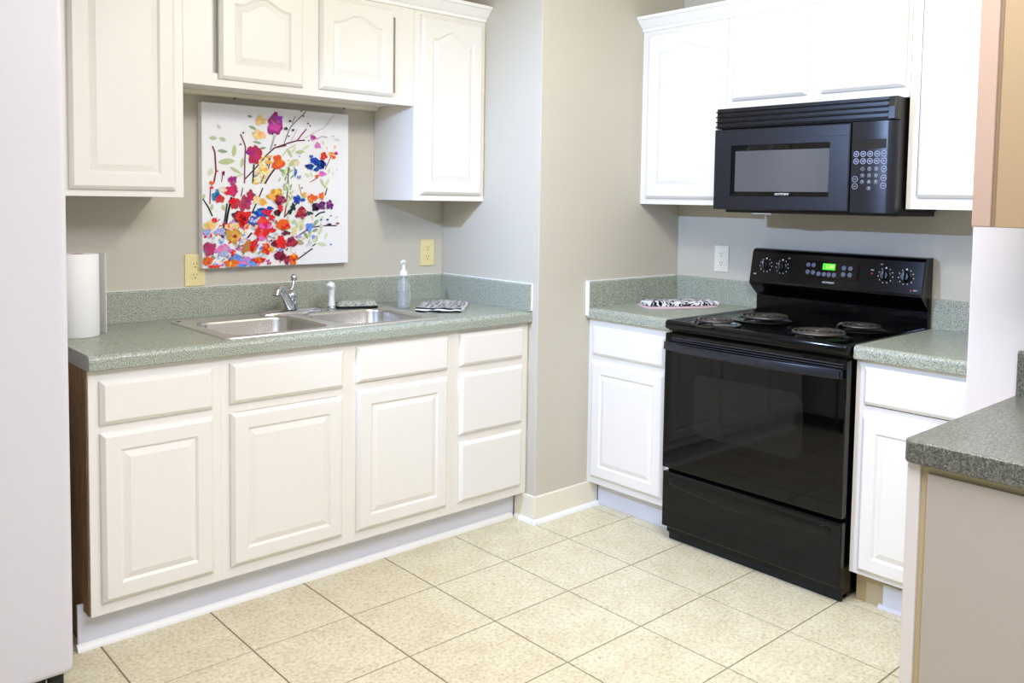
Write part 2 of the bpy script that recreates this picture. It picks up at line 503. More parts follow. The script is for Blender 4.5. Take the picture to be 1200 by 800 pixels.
# --- stove run: empties turned so that u runs along -y and depth along +x
RZ = -PI / 2
XFB = XB - BF; XFU = XB - UF + 0.012
def stove_base(y0, y1, label, dr, do, z_dr, z_do):
    t = thing('base_cabinet', label, 'cabinet', (XFB, y0, 0), RZ)
    W = y0 - y1
    carcass(t, W, .115, ZCB - .001, .60)
    frame(t, W, .115, ZCB - .001, [(0, .035), (W - .035, W)], [(.035, W - .035, .115, .16), (.035, W - .035, .665, .70), (.035, W - .035, .81, ZCB - .001)])
    drawer(t, y0 - dr[0], y0 - dr[1], *z_dr)
    door(t, y0 - do[0], y0 - do[1], *z_do)
    return t
stove_base(-D - 0.001, YR0 - 0.0, 'white base cabinet between the beige corner wall and the range', (-.708, -1.118), (-.706, -1.118), (.694, .823), (.146, .668))
stove_base(YR1 - 0.003, YD + 0.001, 'white base cabinet right of the range under the small counter', (-1.967, -2.40), (-1.966, -2.40), (.705, .834), (.132, .668))

def stove_upper(y0, y1, z0, label, doors, zd, arch=.036):
    t = thing('wall_cabinet', label, 'cabinet', (XFU, y0, 0), RZ)
    W = y0 - y1
    carcass(t, W, z0, ZT, XB - XFU - .002)
    st = [(0, .035), (W - .035, W)]
    if len(doors) == 2:
        c = y0 - (doors[0][1] + doors[1][0]) / 2
        st.insert(1, (c - .035, c + .035))
    rl = []
    for (a, b), (c, d) in zip(st[:-1], st[1:]):
        rl += [(b, c, z0, z0 + .045), (b, c, ZT - .06, ZT)]
    frame(t, W, z0, ZT, st, rl)
    for a, b in doors: door(t, y0 - a, y0 - b, zd, ZT - .03, arch=arch)
    return t
stove_upper(-D - .001, YR0 + .001, ZU, 'tall white wall cabinet left of the microwave with arched door', [(-.716, -1.118)], ZU + .026)
stove_upper(YR0 - .001, YR1 + .001, 1.766, 'short white wall cabinet with two arched doors directly above the microwave', [(-1.178, -1.524), (-1.586, -1.918)], 1.803)
stove_upper(YR1 - .001, YD + .001, ZU, 'tall white wall cabinet right of the microwave, cut by the shade-coloured cabinet', [(-1.975, -2.40)], ZU + .040)

# ------------------------------------------------------------------ counters
def nose(d, zt, zb, n=6):
    """front edge profile points (depth d negative outward) from top to bottom, rolled"""
    r = 0.018
    pts = []
    for i in range(n + 1):
        a = PI / 2 * i / n
        pts.append((d + r - r * math.sin(a), zt - r + r * math.cos(a)))
    pts.append((d, zb + .004)); pts.append((d + .004, zb))
    return pts
SX0, SX1, SY0, SY1 = -1.290, -0.448, -0.575, -0.108      # sink cut-out
t = thing('countertop', 'long green speckled laminate countertop with backsplash around the sink', 'countertop', (0, 0, 0))
n0 = nose(-CF, ZC, ZCB)
cm = MB()
full = n0 + [(-0.002, ZCB), (-0.002, ZC)]
frnt = n0 + [(SY0, ZCB), (SY0, ZC)]
cm.prism(full, 'x', XL, SX0)
cm.prism(full, 'x', SX1, -0.001)
cm.prism(frnt, 'x', SX0, SX1)
cm.box(SX0, SX1, SY1, -.002, ZCB, ZC)
cm.build('slab', 'laminate', t)
MB().prism([(y, z) for y, z in n0] + [(-0.002, ZCB), (-0.002, ZC)], 'x', XL - .002, XL - .0002).build('end_cap', 'laminate_cut', t)
bs = [(-.002, ZC + .0005), (-.021, ZC + .0005), (-.021, ZS - .006), (-.018, ZS - .001), (-.014, ZS), (-.002, ZS)]
MB().prism(bs, 'x', XL, -.001).build('backsplash', 'laminate', t)
MB().prism([(x, z) for x, z in bs], 'y', -CF + .003, -.0215).build('side_splash', 'laminate', t)
MB().box(-.006, -.001, -CF, -.02, ZS, ZS + .004).box(-.0065, -.001, -CF - .002, -CF + .003, ZC + .003, ZS + .004).box(XL, -.006, -.005, -.001, ZS, ZS + .002).build('caulk_bead', 'caulk', t)

def stove_counter(y0, y1, label, side):
    t = thing('countertop', label, 'countertop', (0, 0, 0))
    n1 = [(XB + d, z) for d, z in nose(-CF, ZC, ZCB)]
    MB().prism(n1 + [(XB - .002, ZCB), (XB - .002, ZC)], 'y', y1, y0).build('slab', 'laminate', t)
    MB().prism([(XB + d, z) for d, z in bs], 'y', y1, y0).build('backsplash', 'laminate', t)
    if side:
        MB().prism([(y0 + d, z) for d, z in bs], 'x', XB - CF + .003, XB - .0215).build('side_splash', 'laminate', t)
        MB().box(XB - CF - .003, XB - CF + .003, y0 - .02, y0 - .001, ZC - .035, ZS + .004).box(XB - CF, XB - .02, y0 - .006, y0 - .001, ZS, ZS + .004).build('caulk_bead', 'caulk', t)
stove_counter(-D - .001, YR0 - .001, 'short green speckled counter left of the range with corner splash', True)
stove_counter(YR1 - .003, YD + .001, 'short green speckled counter squeezed between the range and right wall', False)

# ------------------------------------------------------------------ peninsula end on the right
YC0 = -2.572
t = thing('base_cabinet', 'white base cabinet with shade in its colour, plain flat panel at the right edge', 'cabinet', (-.722, YC0 - .006, 0), RZ)
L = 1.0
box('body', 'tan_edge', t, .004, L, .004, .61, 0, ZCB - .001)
box('stile', 'lower_shade_stile', t, 0, .026, -.006, .0035, 0, ZCB - .001, bevel=.002)
box('panel', 'lower_shade_panel', t, .040, L, -.004, .0035, 0, .838, bevel=.0015)
t = thing('countertop', 'speckled counter with dark edge in the right foreground', 'countertop', (0, 0, 0))
cor = .02
poly = [(-.742 + cor - cor * math.sin(a * PI / 12), YC0 - cor + cor * math.cos(a * PI / 12)) for a in range(7)]
poly = [(XD - .001, YC0)] + poly + [(-.742, YC0 - L), (XD - .001, YC0 - L)]
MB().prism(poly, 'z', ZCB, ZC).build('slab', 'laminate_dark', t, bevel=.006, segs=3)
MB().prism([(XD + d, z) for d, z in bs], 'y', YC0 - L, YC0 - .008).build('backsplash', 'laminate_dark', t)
t = thing('wall_cabinet', 'white wall cabinet coloured as in warm shade, plain side at the top right edge', 'cabinet', (-.42, YC0 + .008, 0), RZ)
box('body', 'upper_shade_panel', t, .006, .9, .012, .31, 1.33, ZT)
box('stile', 'upper_shade_stile', t, 0, .040, 0, .0118, 1.33, ZT, bevel=.003)
box('panel', 'upper_shade_panel', t, .050, .9, .002, .0118, 1.33, ZT, bevel=.002)

# ------------------------------------------------------------------ refrigerator
t = thing('refrigerator', 'white refrigerator with rounded door edge at the left edge', 'refrigerator', (-1.837, -.85, 0))
H = 1.90
box('body', 'fridge_white', t, -.905, -.008, .075, .80, .088, H - .01, bevel=.006)
box('gasket', 'gasket_grey', t, -.90, -.012, .060, .0745, .06, H - .02)
for a, b in ((-.905, -.452), (-.447, 0)):
    dd = box('door', 'fridge_white', t, a, b, 0, .0595, .088, H, bevel=.022, segs=5)
    for f in dd.data.polygons: f.use_smooth = True
    hx = b - .05 if a < -.6 else a + .05
    MB().tube([(hx, -.001, .62), (hx, -.04, .66), (hx, -.045, 1.0), (hx, -.04, 1.40), (hx, -.001, 1.44)], .012, 10).build('handle', 'fridge_white', dd, smooth=True)
box('grille', 'black_plastic', t, -.89, -.06, .045, .07, .012, .082)
for a in (-.87, -.04):
    MB().lathe([(.018, .0), (.020, .004), (.020, .03), (.012, .034), (.012, .05), (.020, .054), (.020, .0875)], a, .03, 14).build('foot', 'black_rubber', t, smooth=True)

# ------------------------------------------------------------------ range
t = thing('electric_range', 'black electric coil range with oven and lower drawer', 'range', (.252, YR0 - .004, 0), RZ)
W = YR0 - YR1 - .008; RD = XB - .252 - .004
box('body', 'black_enamel', t, .004, W - .004, .045, RD, .03, .868)
# cooktop with raised rim
ck = MB()
rim = [(0, 0), (W, 0), (W, RD - .03), (0, RD - .03)]
def rect(i, z, r=.03, n=4):
    pts = []
    for (cx, cy, a0) in ((i + r, i + r, PI), (W - i - r, i + r, 1.5 * PI), (W - i - r, RD - .03 - i - r, 0), (i + r, RD - .03 - i - r, .5 * PI)):
        for k in range(n + 1):
            a = a0 + PI / 2 * k / n
            pts.append((cx + r * math.cos(a), cy + r * math.sin(a), z))
    return pts
ck.rings([rect(.004, .869, .008), rect(0, .875, .01), rect(0, .897, .012), rect(.004, .9035, .014), rect(.014, .905, .016), rect(.022, .9025, .02), rect(.034, .896, .03)])
cook = ck.build('cooktop', 'black_enamel', t, smooth=True, angle=50)
burn = [(.336, -1.335, .078), (.600, -1.385, .098), (.385, -1.745, .098), (.668, -1.765, .078)]
for bx, by, br in burn:
    u, w = (YR0 - .004) - by, bx - .252
    b0 = bpy.data.objects.new('burner', None); COL.objects.link(b0); b0.parent = t; b0.location = (u, w, .8965)
    MB().lathe([(br + .022, 0.0), (br + .024, .004), (br + .018, .0065), (br + .012, .005), (br + .004, .0012), (.02, .0006)], n=36).build('drip_pan', 'pan_black', b0, smooth=True, angle=60)
    turns = 4.2 if br > .09 else 3.4
    pts = []
    N = int(turns * 22)
    for k in range(N + 1):
        a = 2 * PI * turns * k / N
        r = .020 + (br - .020) * k / N
        pts.append((r * math.cos(a + .6), r * math.sin(a + .6), .019))
    pts += [(pts[-1][0] * 1.10, pts[-1][1] * 1.10, .015), (pts[-1][0] * 1.2, pts[-1][1] * 1.2, .008)]
    MB().tube(pts, .0050, 6).build('coil', 'coil_metal', b0, smooth=True, angle=80)
    sp = MB()
    for k in range(3):
        a = 2 * PI * k / 3 + .3
        dx, dy = math.cos(a), math.sin(a)
        sp.add([(dx * r + s * dy * .0012, dy * r - s * dx * .0012, z) for r, z in ((.012, .006), (br + .016, .006), (br + .006, .0138), (.012, .0138)) for s in (-1, 1)],
               [(0, 2, 4, 6), (1, 7, 5, 3), (0, 1, 3, 2), (2, 3, 5, 4), (4, 5, 7, 6), (6, 7, 1, 0)])
    sp.build('support', 'chrome_dark', b0)
# backguard: side profile (depth, height)
bgp = [(RD - .002, .8965), (RD - .030, .8965), (RD - .030, .968), (RD - .085, 1.012), (RD - .097, 1.026), (RD - .094, 1.036), (RD - .072, 1.160), (RD - .064, 1.172), (RD - .052, 1.176), (RD - .002, 1.176)]
bgd = MB().prism(bgp, 'x', .006, W - .006).build('backguard', 'black_enamel', t, bevel=.003)
# control face frame: from (RD-.094,1.036) to (RD-.072,1.160)
p0 = Vector((0, RD - .094, 1.036)); p1 = Vector((0, RD - .072, 1.160))
sl = (p1 - p0).normalized()
nrm = Vector((0, -sl.z, sl.y))           # outward (towards the room)
tilt = math.atan2(sl.y, sl.z)
def cp(u, z, off=0.0):
    s = (z - p0.z) / sl.z
    return Vector((u, 0, 0)) + p0 + sl * s + nrm * off
crot = (PI / 2 - tilt, 0, 0)
for u, z in ((.082, 1.105), (.162, 1.103), (.622, 1.100), (.704, 1.100)):
    k = MB().disc(cp(u, z, .0005), nrm, [(.023, 0), (.023, .004), (.019, .006), (.017, .017), (.015, .019)], 20)
    kn = k.build('knob', 'black_plastic', t, smooth=True)
    g = MB().box(-.0045, .0045, -.0175, .0175, .006, .026).build('grip', 'black_plastic', kn, bevel=.002, loc=cp(u, z, .004), rot=crot)
    box('pointer', 'chrome', g, -.0012, .0012, .002, .016, .0262, .0266)
    d = MB()
    for q_ in range(11):
        a = PI / 2 + 2 * PI * q_ / 11
        big = .0036 if q_ == 0 else .0019
        c = cp(u, z, .0006) + (Vector((1, 0, 0)) * math.cos(a) + sl * math.sin(a)) * .0295
        d.disc(c, nrm, [(big, 0), (big, .0005)], 8)
    d.build('dial_marks', 'mark_white', kn)
cpn = MB()
a_, b_, zl, zh = .272, .512, 1.068, 1.138
def crr(i, off):
    pts = []
    r = .010
    for (cu, cz, a0) in ((a_ + i + r, zl + i + r, PI), (b_ - i - r, zl + i + r, 1.5 * PI), (b_ - i - r, zh - i - r, 0), (a_ + i + r, zh - i - r, .5 * PI)):
        for k in range(4):
            a = a0 + PI / 2 * k / 3
            pts.append(cp(cu + r * math.cos(a), cz + r * math.sin(a), off))
    return pts
ctl = cpn.rings([crr(0, .0003), crr(0, .0015), crr(.001, .002)]).build('control_panel', 'black_glass', t)
bx_ = MB().disc((0, 0, 0), nrm, [(.0098, 0), (.0098, .001), (.0088, .0014)], 14)
bt = bx_.build('button', 'button_blue_grey', ctl, loc=cp(.286, 1.120, .0021))
for u, z in ((.310, 1.120), (.286, 1.090), (.311, 1.089), (.337, 1.085), (.361, 1.085), (.383, 1.085), (.406, 1.085), (.446, 1.116), (.474, 1.116), (.446, 1.090), (.474, 1.090)):
    copy_part(bt, ctl, cp(u, z, .0021))
dsp = MB().rings([[cp(u, z, o_) for u, z in ((.352, 1.104), (.408, 1.104), (.408, 1.130), (.352, 1.130))] for o_ in (.0021, .0026)]).build('display', 'display_green', ctl)
text('digits', '5:28', .022, 'display_digit', dsp, cp(.384, 1.117, .0030), crot)
text('lettering', 'HOTPOINT', .0105, 'mark_white', t, cp(.384, 1.052, .0006), crot)
text('lettering', 'OFF', .008, 'mark_white', t, cp(.032, 1.064, .0006), crot)
text('lettering', 'OFF', .006, 'mark_white', t, cp(.192, 1.140, .0006), crot)
text('lettering', 'ON', .008, 'mark_white', t, cp(.566, 1.117, .0006), crot)
text('lettering', 'OFF', .006, 'mark_white', t, cp(.602, 1.142, .0006), crot)
text('lettering', 'HOT', .0075, 'mark_white', t, cp(.745, 1.050, .0006), crot)
MB().disc(cp(.566, 1.104, .0005), nrm, [(.003, 0), (.003, .001)], 10).build('indicator_lamp', 'mark_red', t)
MB().disc(cp(.728, 1.049, .0005), nrm, [(.003, 0), (.003, .001)], 10).build('indicator_lamp', 'mark_red', t)
# oven door
od = box('oven_door', 'black_glass', t, 0, W, .008, .044, .305, .852, bevel=.005)
MB().rings([[(x, .0078 - o_, z) for x, z in pts] for o_, pts in ((0, [(.17, .47), (.60, .47), (.62, .50), (.62, .68), (.60, .71), (.17, .71), (.15, .68), (.15, .50)]), (.0006, [(.172, .472), (.598, .472), (.618, .502), (.618, .678), (.598, .708), (.172, .708), (.152, .678), (.152, .502)]))]).build('window', 'oven_window', od)
for k in range(4):
    z = .838 - k * .0095
    MB().prism([(.0075, z), (-.002, z - .001), (-.002, z - .003), (.0075, z - .005)], 'x', .04, W - .012).build('vent_slat', 'slat_grey', od)
hp = []
for k in range(25):
    s = k / 24
    bow = -.012 - .032 * (1 - abs(2 * s - 1) ** 3.2)
    hp.append((.016 + (W - .032) * s, bow))
hl = MB().rings([[(x, y - .010, .790), (x, y + .006, .787), (x, y + .008, .818), (x, y - .008, .822)] for x, y in hp])
hl.build('handle', 'handle_blue_black', od, bevel=.003, smooth=True)
for a, b in ((.010, .034), (W - .034, W - .010)):
    box('handle_bracket', 'handle_blue_black', od, a, b, -.010, .0076, .788, .820, bevel=.003)
dr = box('storage_drawer', 'black_enamel', t, 0, W, .012, .044, .062, .288, bevel=.007, segs=3)
pl = []
for o_, i in ((.0, 0.0), (.003, .002), (.0045, .008)):
    lp = []
    for k in range(21):
        s = k / 20
        lp.append((.04 + i + (W - .08 - 2 * i) * s, .0118 - o_, .236 + i - .022 * math.sin(PI * s)))
    for k in range(21):
        s = 1 - k / 20
        lp.append((.04 + i + (W - .08 - 2 * i) * s, .0118 - o_, .268 - i))
    pl.append(lp)
MB().rings(pl).build('pull', 'black_enamel', dr, smooth=True, angle=60)
box('kick', 'slot_black', t, .012, W - .012, .05, .062, .0015, .061)
for a in (.035, W - .035):
    for b in (.10, RD - .06):
        MB().lathe([(.016, 0.001), (.018, .006), (.008, .010), (.008, .03)], a, b, 12).build('foot', 'black_rubber', t)

# ------------------------------------------------------------------ microwave
MZ0, MZ1 = 1.347, 1.764
t = thing('microwave', 'black over-the-range microwave under the short cabinet', 'microwave', (.550, YR0 - .006, MZ0), RZ)
W = YR0 - YR1 - .012; Hm = MZ1 - MZ0; MD = XB - .550 - .003
box('body', 'microwave_side', t, .004, W - .004, .040, MD, .008, Hm, bevel=.003)
MB().box(.03, W - .002, .05, .36, -.012, .0075).build('bottom_plate', 'black_plastic', t, bevel=.003)
box('work_light', 'cream_paint', t, .16, .25, .05, .11, -.016, -.0125)
# vent housing and louvres
zv = .334
vh = MB().box(.002, W - .002, .012, .0395, zv, Hm).build('vent_grille', 'black_plastic', t, bevel=.002)
for k in range(4):
    z = zv + .004 + k * .0205
    MB().prism([(.0115, z), (-.003, z), (-.004, z + .0045), (.0115, z + .008)], 'x', .006, W - .030).build('louvre', 'black_plastic', vh, bevel=.001)
MB().prism([(.0118, zv + .001), (-.004, zv + .001), (-.003, zv + .045), (.004, Hm - .002), (.0118, Hm - .002)], 'x', W - .029, W - .002).build('end_block', 'black_plastic', vh, bevel=.002)
# door with bevelled window opening
U0, U1, WZ0, WZ1 = .085, .525, .056, .262
DU = .606
dm = MB()
O = [(0, 0), (DU, 0), (DU, zv - .004), (0, zv - .004)]
I0 = [(U0, WZ0), (U1, WZ0), (U1, WZ1), (U0, WZ1)]
I1 = [(U0 + .014, WZ0 + .018), (U1 - .003, WZ0 + .018), (U1 - .003, WZ1 - .022), (U0 + .014, WZ1 - .022)]
def mr(pts, w): return [(u, w, z) for u, z in pts]
def ins(pts, d): return [(pts[0][0] + d, pts[0][1] + d), (pts[1][0] - d, pts[1][1] + d), (pts[2][0] - d, pts[2][1] - d), (pts[3][0] + d, pts[3][1] - d)]
dm.rings([mr(O, .0395), mr(O, .006), mr(ins(O, .002), .002), mr(ins(O, .006), 0), mr(I0, 0), mr(ins(I0, .0005), .0125), mr(ins(I0, .001), .0130)], True, True)
door_m = dm.build('door', 'microwave_black', t)
MB().rings([mr(ins(I0, .0015), .0128), mr(ins(I0, .0015), .0015), mr(I1, .0115), mr(I1, .0127)]).build('window_bezel', 'black_glass', door_m)
MB().rings([mr(ins(I1, .0005), .0122), mr(ins(I1, .0005), .0100)]).build('window', 'microwave_window', door_m)
text('lettering', 'HOTPOINT', .0125, 'mark_white', door_m, ((U0 + U1) / 2 + .02, .0035, WZ0 + .0085), (PI / 2, 0, 0), .0012)
for z in (WZ1 + .022, ):
    box('seam_line', 'slot_black', door_m, .004, DU - .004, -.0004, .0004, z, z + .0012)
# control panel, curving back at its right edge
cpf = []
K0, K1 = .611, W
arc = [(K0, .0395), (K0, .002), (K0 + .003, 0)] + [(K1 - .030 + .030 * math.sin(a * PI / 16), .030 - .030 * math.cos(a * PI / 16)) for a in range(9)] + [(K1, .0395)]
cpm = MB().prism(arc, 'z', 0, zv - .004).build('control_panel', 'microwave_black', t, smooth=True, angle=40)
box('display', 'display_black', cpm, K0 + .004, K1 - .032, -.0012, .0006, .232, .266)
box('seam_line', 'slot_black', cpm, K0 + .004, K1 - .030, -.0004, .0006, .060, .0612)
box('seam_line', 'slot_black', cpm, K0 + .004, K1 - .030, -.0004, .0006, .272, .2732)
def ring_mb(r, w=.0014, h=.0008):
    n = 18
    return MB().rings([[(rr * math.cos(2 * PI * i / n), d, rr * math.sin(2 * PI * i / n)) for i in range(n)] for rr, d in ((r, 0), (r, -h), (r - w, -h), (r - w, 0))], False, False)
big = ring_mb(.0108, .0016).build('button', 'mark_grey', cpm, loc=(K0 + .020, 0, .213))
bigf = MB().disc((0, -.0003, 0), (0, -1, 0), [(.0092, 0), (.0092, .0003)], 14).build('button_face', 'button_dark', cpm, loc=(K0 + .020, 0, .213))
ul = box('button_print', 'mark_grey', cpm, -.005, .005, -.0008, -.0007, -.001, .001); ul.location = (K0 + .020, 0, .213)
for r_ in range(2):
    for c_ in range(5):
        if r_ == 0 and c_ == 0: continue
        p = (K0 + .020 + c_ * .0262, 0, .213 - r_ * .026)
        copy_part(big, cpm, p); copy_part(bigf, cpm, p); copy_part(ul, cpm, p)
small = None
for r_ in range(4):
    for c_ in range(3):
        if r_ == 3 and c_ != 1: continue
        p = (K0 + .046 + c_ * .0258, 0, .159 - r_ * .0235)
        if small is None: small = ring_mb(.0072, .0009).build('button', 'mark_grey', cpm, loc=p)
        else: copy_part(small, cpm, p)
        n_ = '0' if r_ == 3 else str(1 + r_ * 3 + c_)
        text('digit', n_, .010, 'mark_white', cpm, (p[0], -.0003, p[2]), (PI / 2, 0, 0), .0002)
for p in ((K0 + .018, 0, .122), (K0 + .018, 0, .096), (K0 + .126, 0, .158), (K0 + .126, 0, .126), (K0 + .126, 0, .098)):
    copy_part(big, cpm, p); copy_part(ul, cpm, p)

# ------------------------------------------------------------------ sink
t = thing('kitchen_sink', 'stainless steel double bowl drop-in sink', 'sink', (0, 0, 0))
def rrect(x0, x1, y0, y1, r, z, n=6):
    pts = []
    for cx, cy, a0 in ((x0 + r, y0 + r, PI), (x1 - r, y0 + r, 1.5 * PI), (x1 - r, y1 - r, 0), (x0 + r, y1 - r, .5 * PI)):
        for k in range(n + 1):
            a = a0 + PI / 2 * k / n
            pts.append((cx + r * math.cos(a), cy + r * math.sin(a), z))
    return pts
RX0, RX1, RY0, RY1 = -1.305, -0.432, -0.590, -0.092
XM = (RX0 + RX1) / 2
zt = ZC + .0035
# rim: deck split left/right, each ring from rim border to bowl border
rimm = MB()
bowls = []
for (a, b) in ((RX0, XM), (XM, RX1)):
    bx0 = a + (.040 if a == RX0 else .022); bx1 = b - (.022 if a == RX0 else .040)
    by0, by1 = RY0 + .040, RY1 - .090
    n = 6
    # outer rectangle sampled to match the rounded bowl loop
    out = []
    for cx, cy, sx, sy in ((a, RY0, 0, 0), (b, RY0, 0, 0), (b, RY1, 0, 0), (a, RY1, 0, 0)):
        for k in range(n + 1): out.append((cx, cy, zt))
    inn = rrect(bx0, bx1, by0, by1, .065, zt, n)
    rimm.rings([out, inn], False, False)
    bowls.append((bx0, bx1, by0, by1))
ol = [(RX0, RY0), (RX1, RY0), (RX1, RY1), (RX0, RY1)]
e = .005
rimm.rings([[(x, y, zt) for x, y in ol], [(RX0 - e, RY0 - e, ZC + .0005), (RX1 + e, RY0 - e, ZC + .0005), (RX1 + e, RY1 + e, ZC + .0005), (RX0 - e, RY1 + e, ZC + .0005)]], False, False)
rimm.build('rim', 'stainless_rim', t)
bead = MB()
for k_ in range(1):
    lps = []
    for off, z in ((-.006, ZC + .0006), (-.005, zt + .0012), (.001, zt + .0026), (.007, zt + .0012), (.008, zt + .0002)):
        lps.append(rrect(RX0 + off, RX1 - off, RY0 + off, RY1 - off, .022 - off, z))
    bead.rings(lps, False, False)
bead.build('rim_bead', 'stainless_rim', t, smooth=True, angle=70)
for bx0, bx1, by0, by1 in bowls:
    lp = [rrect(bx0, bx1, by0, by1, .065, zt), rrect(bx0 + .003, bx1 - .003, by0 + .003, by1 - .003, .064, zt - .002), rrect(bx0 + .006, bx1 - .006, by0 + .006, by1 - .006, .062, zt - .012),
          rrect(bx0 + .014, bx1 - .014, by0 + .014, by1 - .014, .06, zt - .145), rrect(bx0 + .022, bx1 - .022, by0 + .022, by1 - .022, .06, zt - .162), rrect(bx0 + .04, bx1 - .04, by0 + .04, by1 - .04, .05, zt - .168)]
    bw = MB().rings(lp, False, True).build('bowl', 'stainless', t, smooth=True, angle=60)
    cx, cy = (bx0 + bx1) / 2, (by0 + by1) / 2
    MB().lathe([(.045, zt - .1675), (.045, zt - .164), (.036, zt - .1655), (.012, zt - .1672)], cx, cy, 20).build('drain', 'chrome', bw, smooth=True)
for x in (RX0 + .02, XM, ):
    MB().lathe([(.008, zt), (.008, zt + .001)], x, RY1 - .03, 10).build('hole_cover', 'slot_brown', t)

# faucet
t = thing('faucet', 'chrome single lever faucet on the sink deck', 'faucet', (-.848, -.138, zt))
MB().rings([[(px_ * (.135 - i_), py_ * (.032 - i_ * .6), z) for px_, py_ in [(math.copysign(abs(math.cos(a)) ** .75, math.cos(a)), math.copysign(abs(math.sin(a)) ** .9, math.sin(a))) for a in [2 * PI * k / 28 for k in range(28)]]]
            for i_, z in ((0, .0003), (.002, .006), (.014, .014), (.045, .019))]).build('base_plate', 'chrome', t, smooth=True, angle=60)
MB().lathe([(.027, .016), (.026, .03), (.024, .05), (.025, .056), (.025, .075), (.020, .088), (.008, .094)], n=24).build('valve_body', 'chrome', t, smooth=True, angle=50)
MB().tube([(-.010, -.010, .030), (-.030, -.026, .060), (-.052, -.044, .088), (-.072, -.058, .106), (-.086, -.068, .108), (-.094, -.074, .100)], [.018, .017, .016, .0145, .0135, .013], 14).build('spout', 'chrome', t, smooth=True, angle=60)
MB().tube([(-.094, -.074, .101), (-.099, -.078, .092), (-.101, -.080, .084)], .0148, 14).build('aerator', 'chrome', t, smooth=True, angle=60)
lv = MB().tube([(.000, .000, .088), (.010, .004, .108), (.016, .008, .132)], [.008, .0062, .0055], 10).build('lever', 'chrome', t, smooth=True, angle=60)
MB().lathe([(.003, .126), (.0115, .131), (.0145, .141), (.0115, .151), (.003, .156)], .017, .008, 16).build('knob', 'chrome', lv, smooth=True, angle=60)
# sprayer
t = thing('sink_sprayer', 'white pull-out side sprayer standing in the sink deck', 'sprayer', (-.668, -.140, zt))
MB().lathe([(.021, .0003), (.021, .006), (.016, .010), (.015, .018)], n=18).build('holder', 'chrome', t, smooth=True, angle=50)
MB().tube([(0, 0, .016), (0, 0, .05), (-.001, -.002, .082), (-.005, -.007, .097)], [.0135, .0115, .0125, .0145], 14).build('body', 'plastic_white', t, smooth=True, angle=60)
MB().tube([(.004, .002, .094), (-.008, -.009, .103), (-.019, -.018, .101), (-.023, -.021, .096)], [.013, .0165, .0160, .0125], 14).build('spray_head', 'plastic_white', t, smooth=True, angle=60)

# ------------------------------------------------------------------ things on the counters
# scrub cloth pad on the sink deck
t = thing('dish_sponge', 'flat grey scrub cloth on dark pad behind the right sink bowl', 'sponge', (-.548, -.138, zt + .0005), -.42)
def pad(hw, hd, z0, z1, wob, seed, nx=12, ny=8):
    rnd = random.Random(seed)
    m_ = MB(); top = []; bot = []
    for j in range(ny + 1):
        for i in range(nx + 1):
            u = -1 + 2 * i / nx; v = -1 + 2 * j / ny
            edge = max(0.0, 1 - max(abs(u), abs(v)) ** 5)
            cr = 1 - .10 * (abs(u) ** 3) * (abs(v) ** 3)
            wz = wob * (math.sin(3.1 * u + seed) + math.cos(2.3 * v + seed * 2)) * .5 + rnd.uniform(-1, 1) * wob * .15
            top.append((u * hw * cr, v * hd * cr, z0 + (z1 - z0) * (.45 + .55 * edge ** .5) + wz * edge))
            bot.append((u * hw * cr, v * hd * cr, z0))
    k = nx + 1
    f = []
    for j in range(ny):
        for i in range(nx):
            a = j * k + i
            f.append((a, a + 1, a + k + 1, a + k))
    m_.v = top + bot; o_ = len(top)
    m_.f = list(f) + [tuple(o_ + q_ for q_ in reversed(fc)) for fc in f]
    ring = [i for i in range(k)] + [j * k + nx for j in range(1, ny + 1)] + [ny * k + i for i in range(nx - 1, -1, -1)] + [j * k for j in range(ny - 1, 0, -1)]
    for a, b in zip(ring, ring[1:] + ring[:1]):
        m_.f.append((a, o_ + a, o_ + b, b))
    return m_
pad(.088, .036, 0, .010, .0008, 3).build('pad', 'dark_cloth', t, smooth=True, angle=60)
pad(.086, .036, .0102, .033, .004, 5).build('scrub_cloth', 'sponge_cloth', t, smooth=True, angle=60)

# soap bottle
t = thing('soap_bottle', 'clear pump soap bottle with white top beside the sink', 'bottle', (-.380, -.238, ZC + .0008))
MB().lathe([(.024, 0), (.0275, .004), (.028, .012), (.028, .105), (.026, .116), (.016, .128), (.0125, .131), (.0125, .138)], n=28).build('bottle', 'clear_plastic', t, smooth=True, angle=50)
MB().lathe([(.0262, .004), (.0264, .010), (.0264, .072)], n=24).build('liquid', 'clear_plastic', t, smooth=True, angle=50)
MB().tube([(0, 0, .012), (0, 0, .138)], .0035, 8).build('dip_tube', 'plastic_white', t, smooth=True)
pc = MB().lathe([(.0155, .1385), (.0165, .142), (.0160, .156), (.008, .163), (.0062, .166), (.0062, .190)], n=20).build('pump_collar', 'plastic_white', t, smooth=True, angle=50)
MB().tube([(.004, .000, .196), (-.006, -.004, .198), (-.016, -.012, .200), (-.024, -.018, .195)], [.0085, .008, .006, .004], 10).build('nozzle', 'plastic_white', pc, smooth=True, angle=60)
MB().lathe([(.0062, .1902), (.0085, .192), (.0085, .203), (.006, .206)], n=16).build('plunger', 'plastic_white', pc, smooth=True, angle=50)
lb = MB(); n = 7; lp0 = []; lp1 = []
for k in range(n):
    a = -1.05 + .85 * k / (n - 1)
    lp0.append((.0283 * math.cos(a), .0283 * math.sin(a), .022)); lp1.append((.0283 * math.cos(a), .0283 * math.sin(a), .095))
lab = lb.rings([lp0, lp1], False, False, closed=False).build('label', 'plastic_white', t)
for z in (.088, .078):
    MB().disc((.0285 * math.cos(-.75), .0285 * math.sin(-.75), z), (math.cos(-.75), math.sin(-.75), 0), [(.0035, 0), (.0035, .0004)], 8).build('label_mark', 'slot_black', lab)

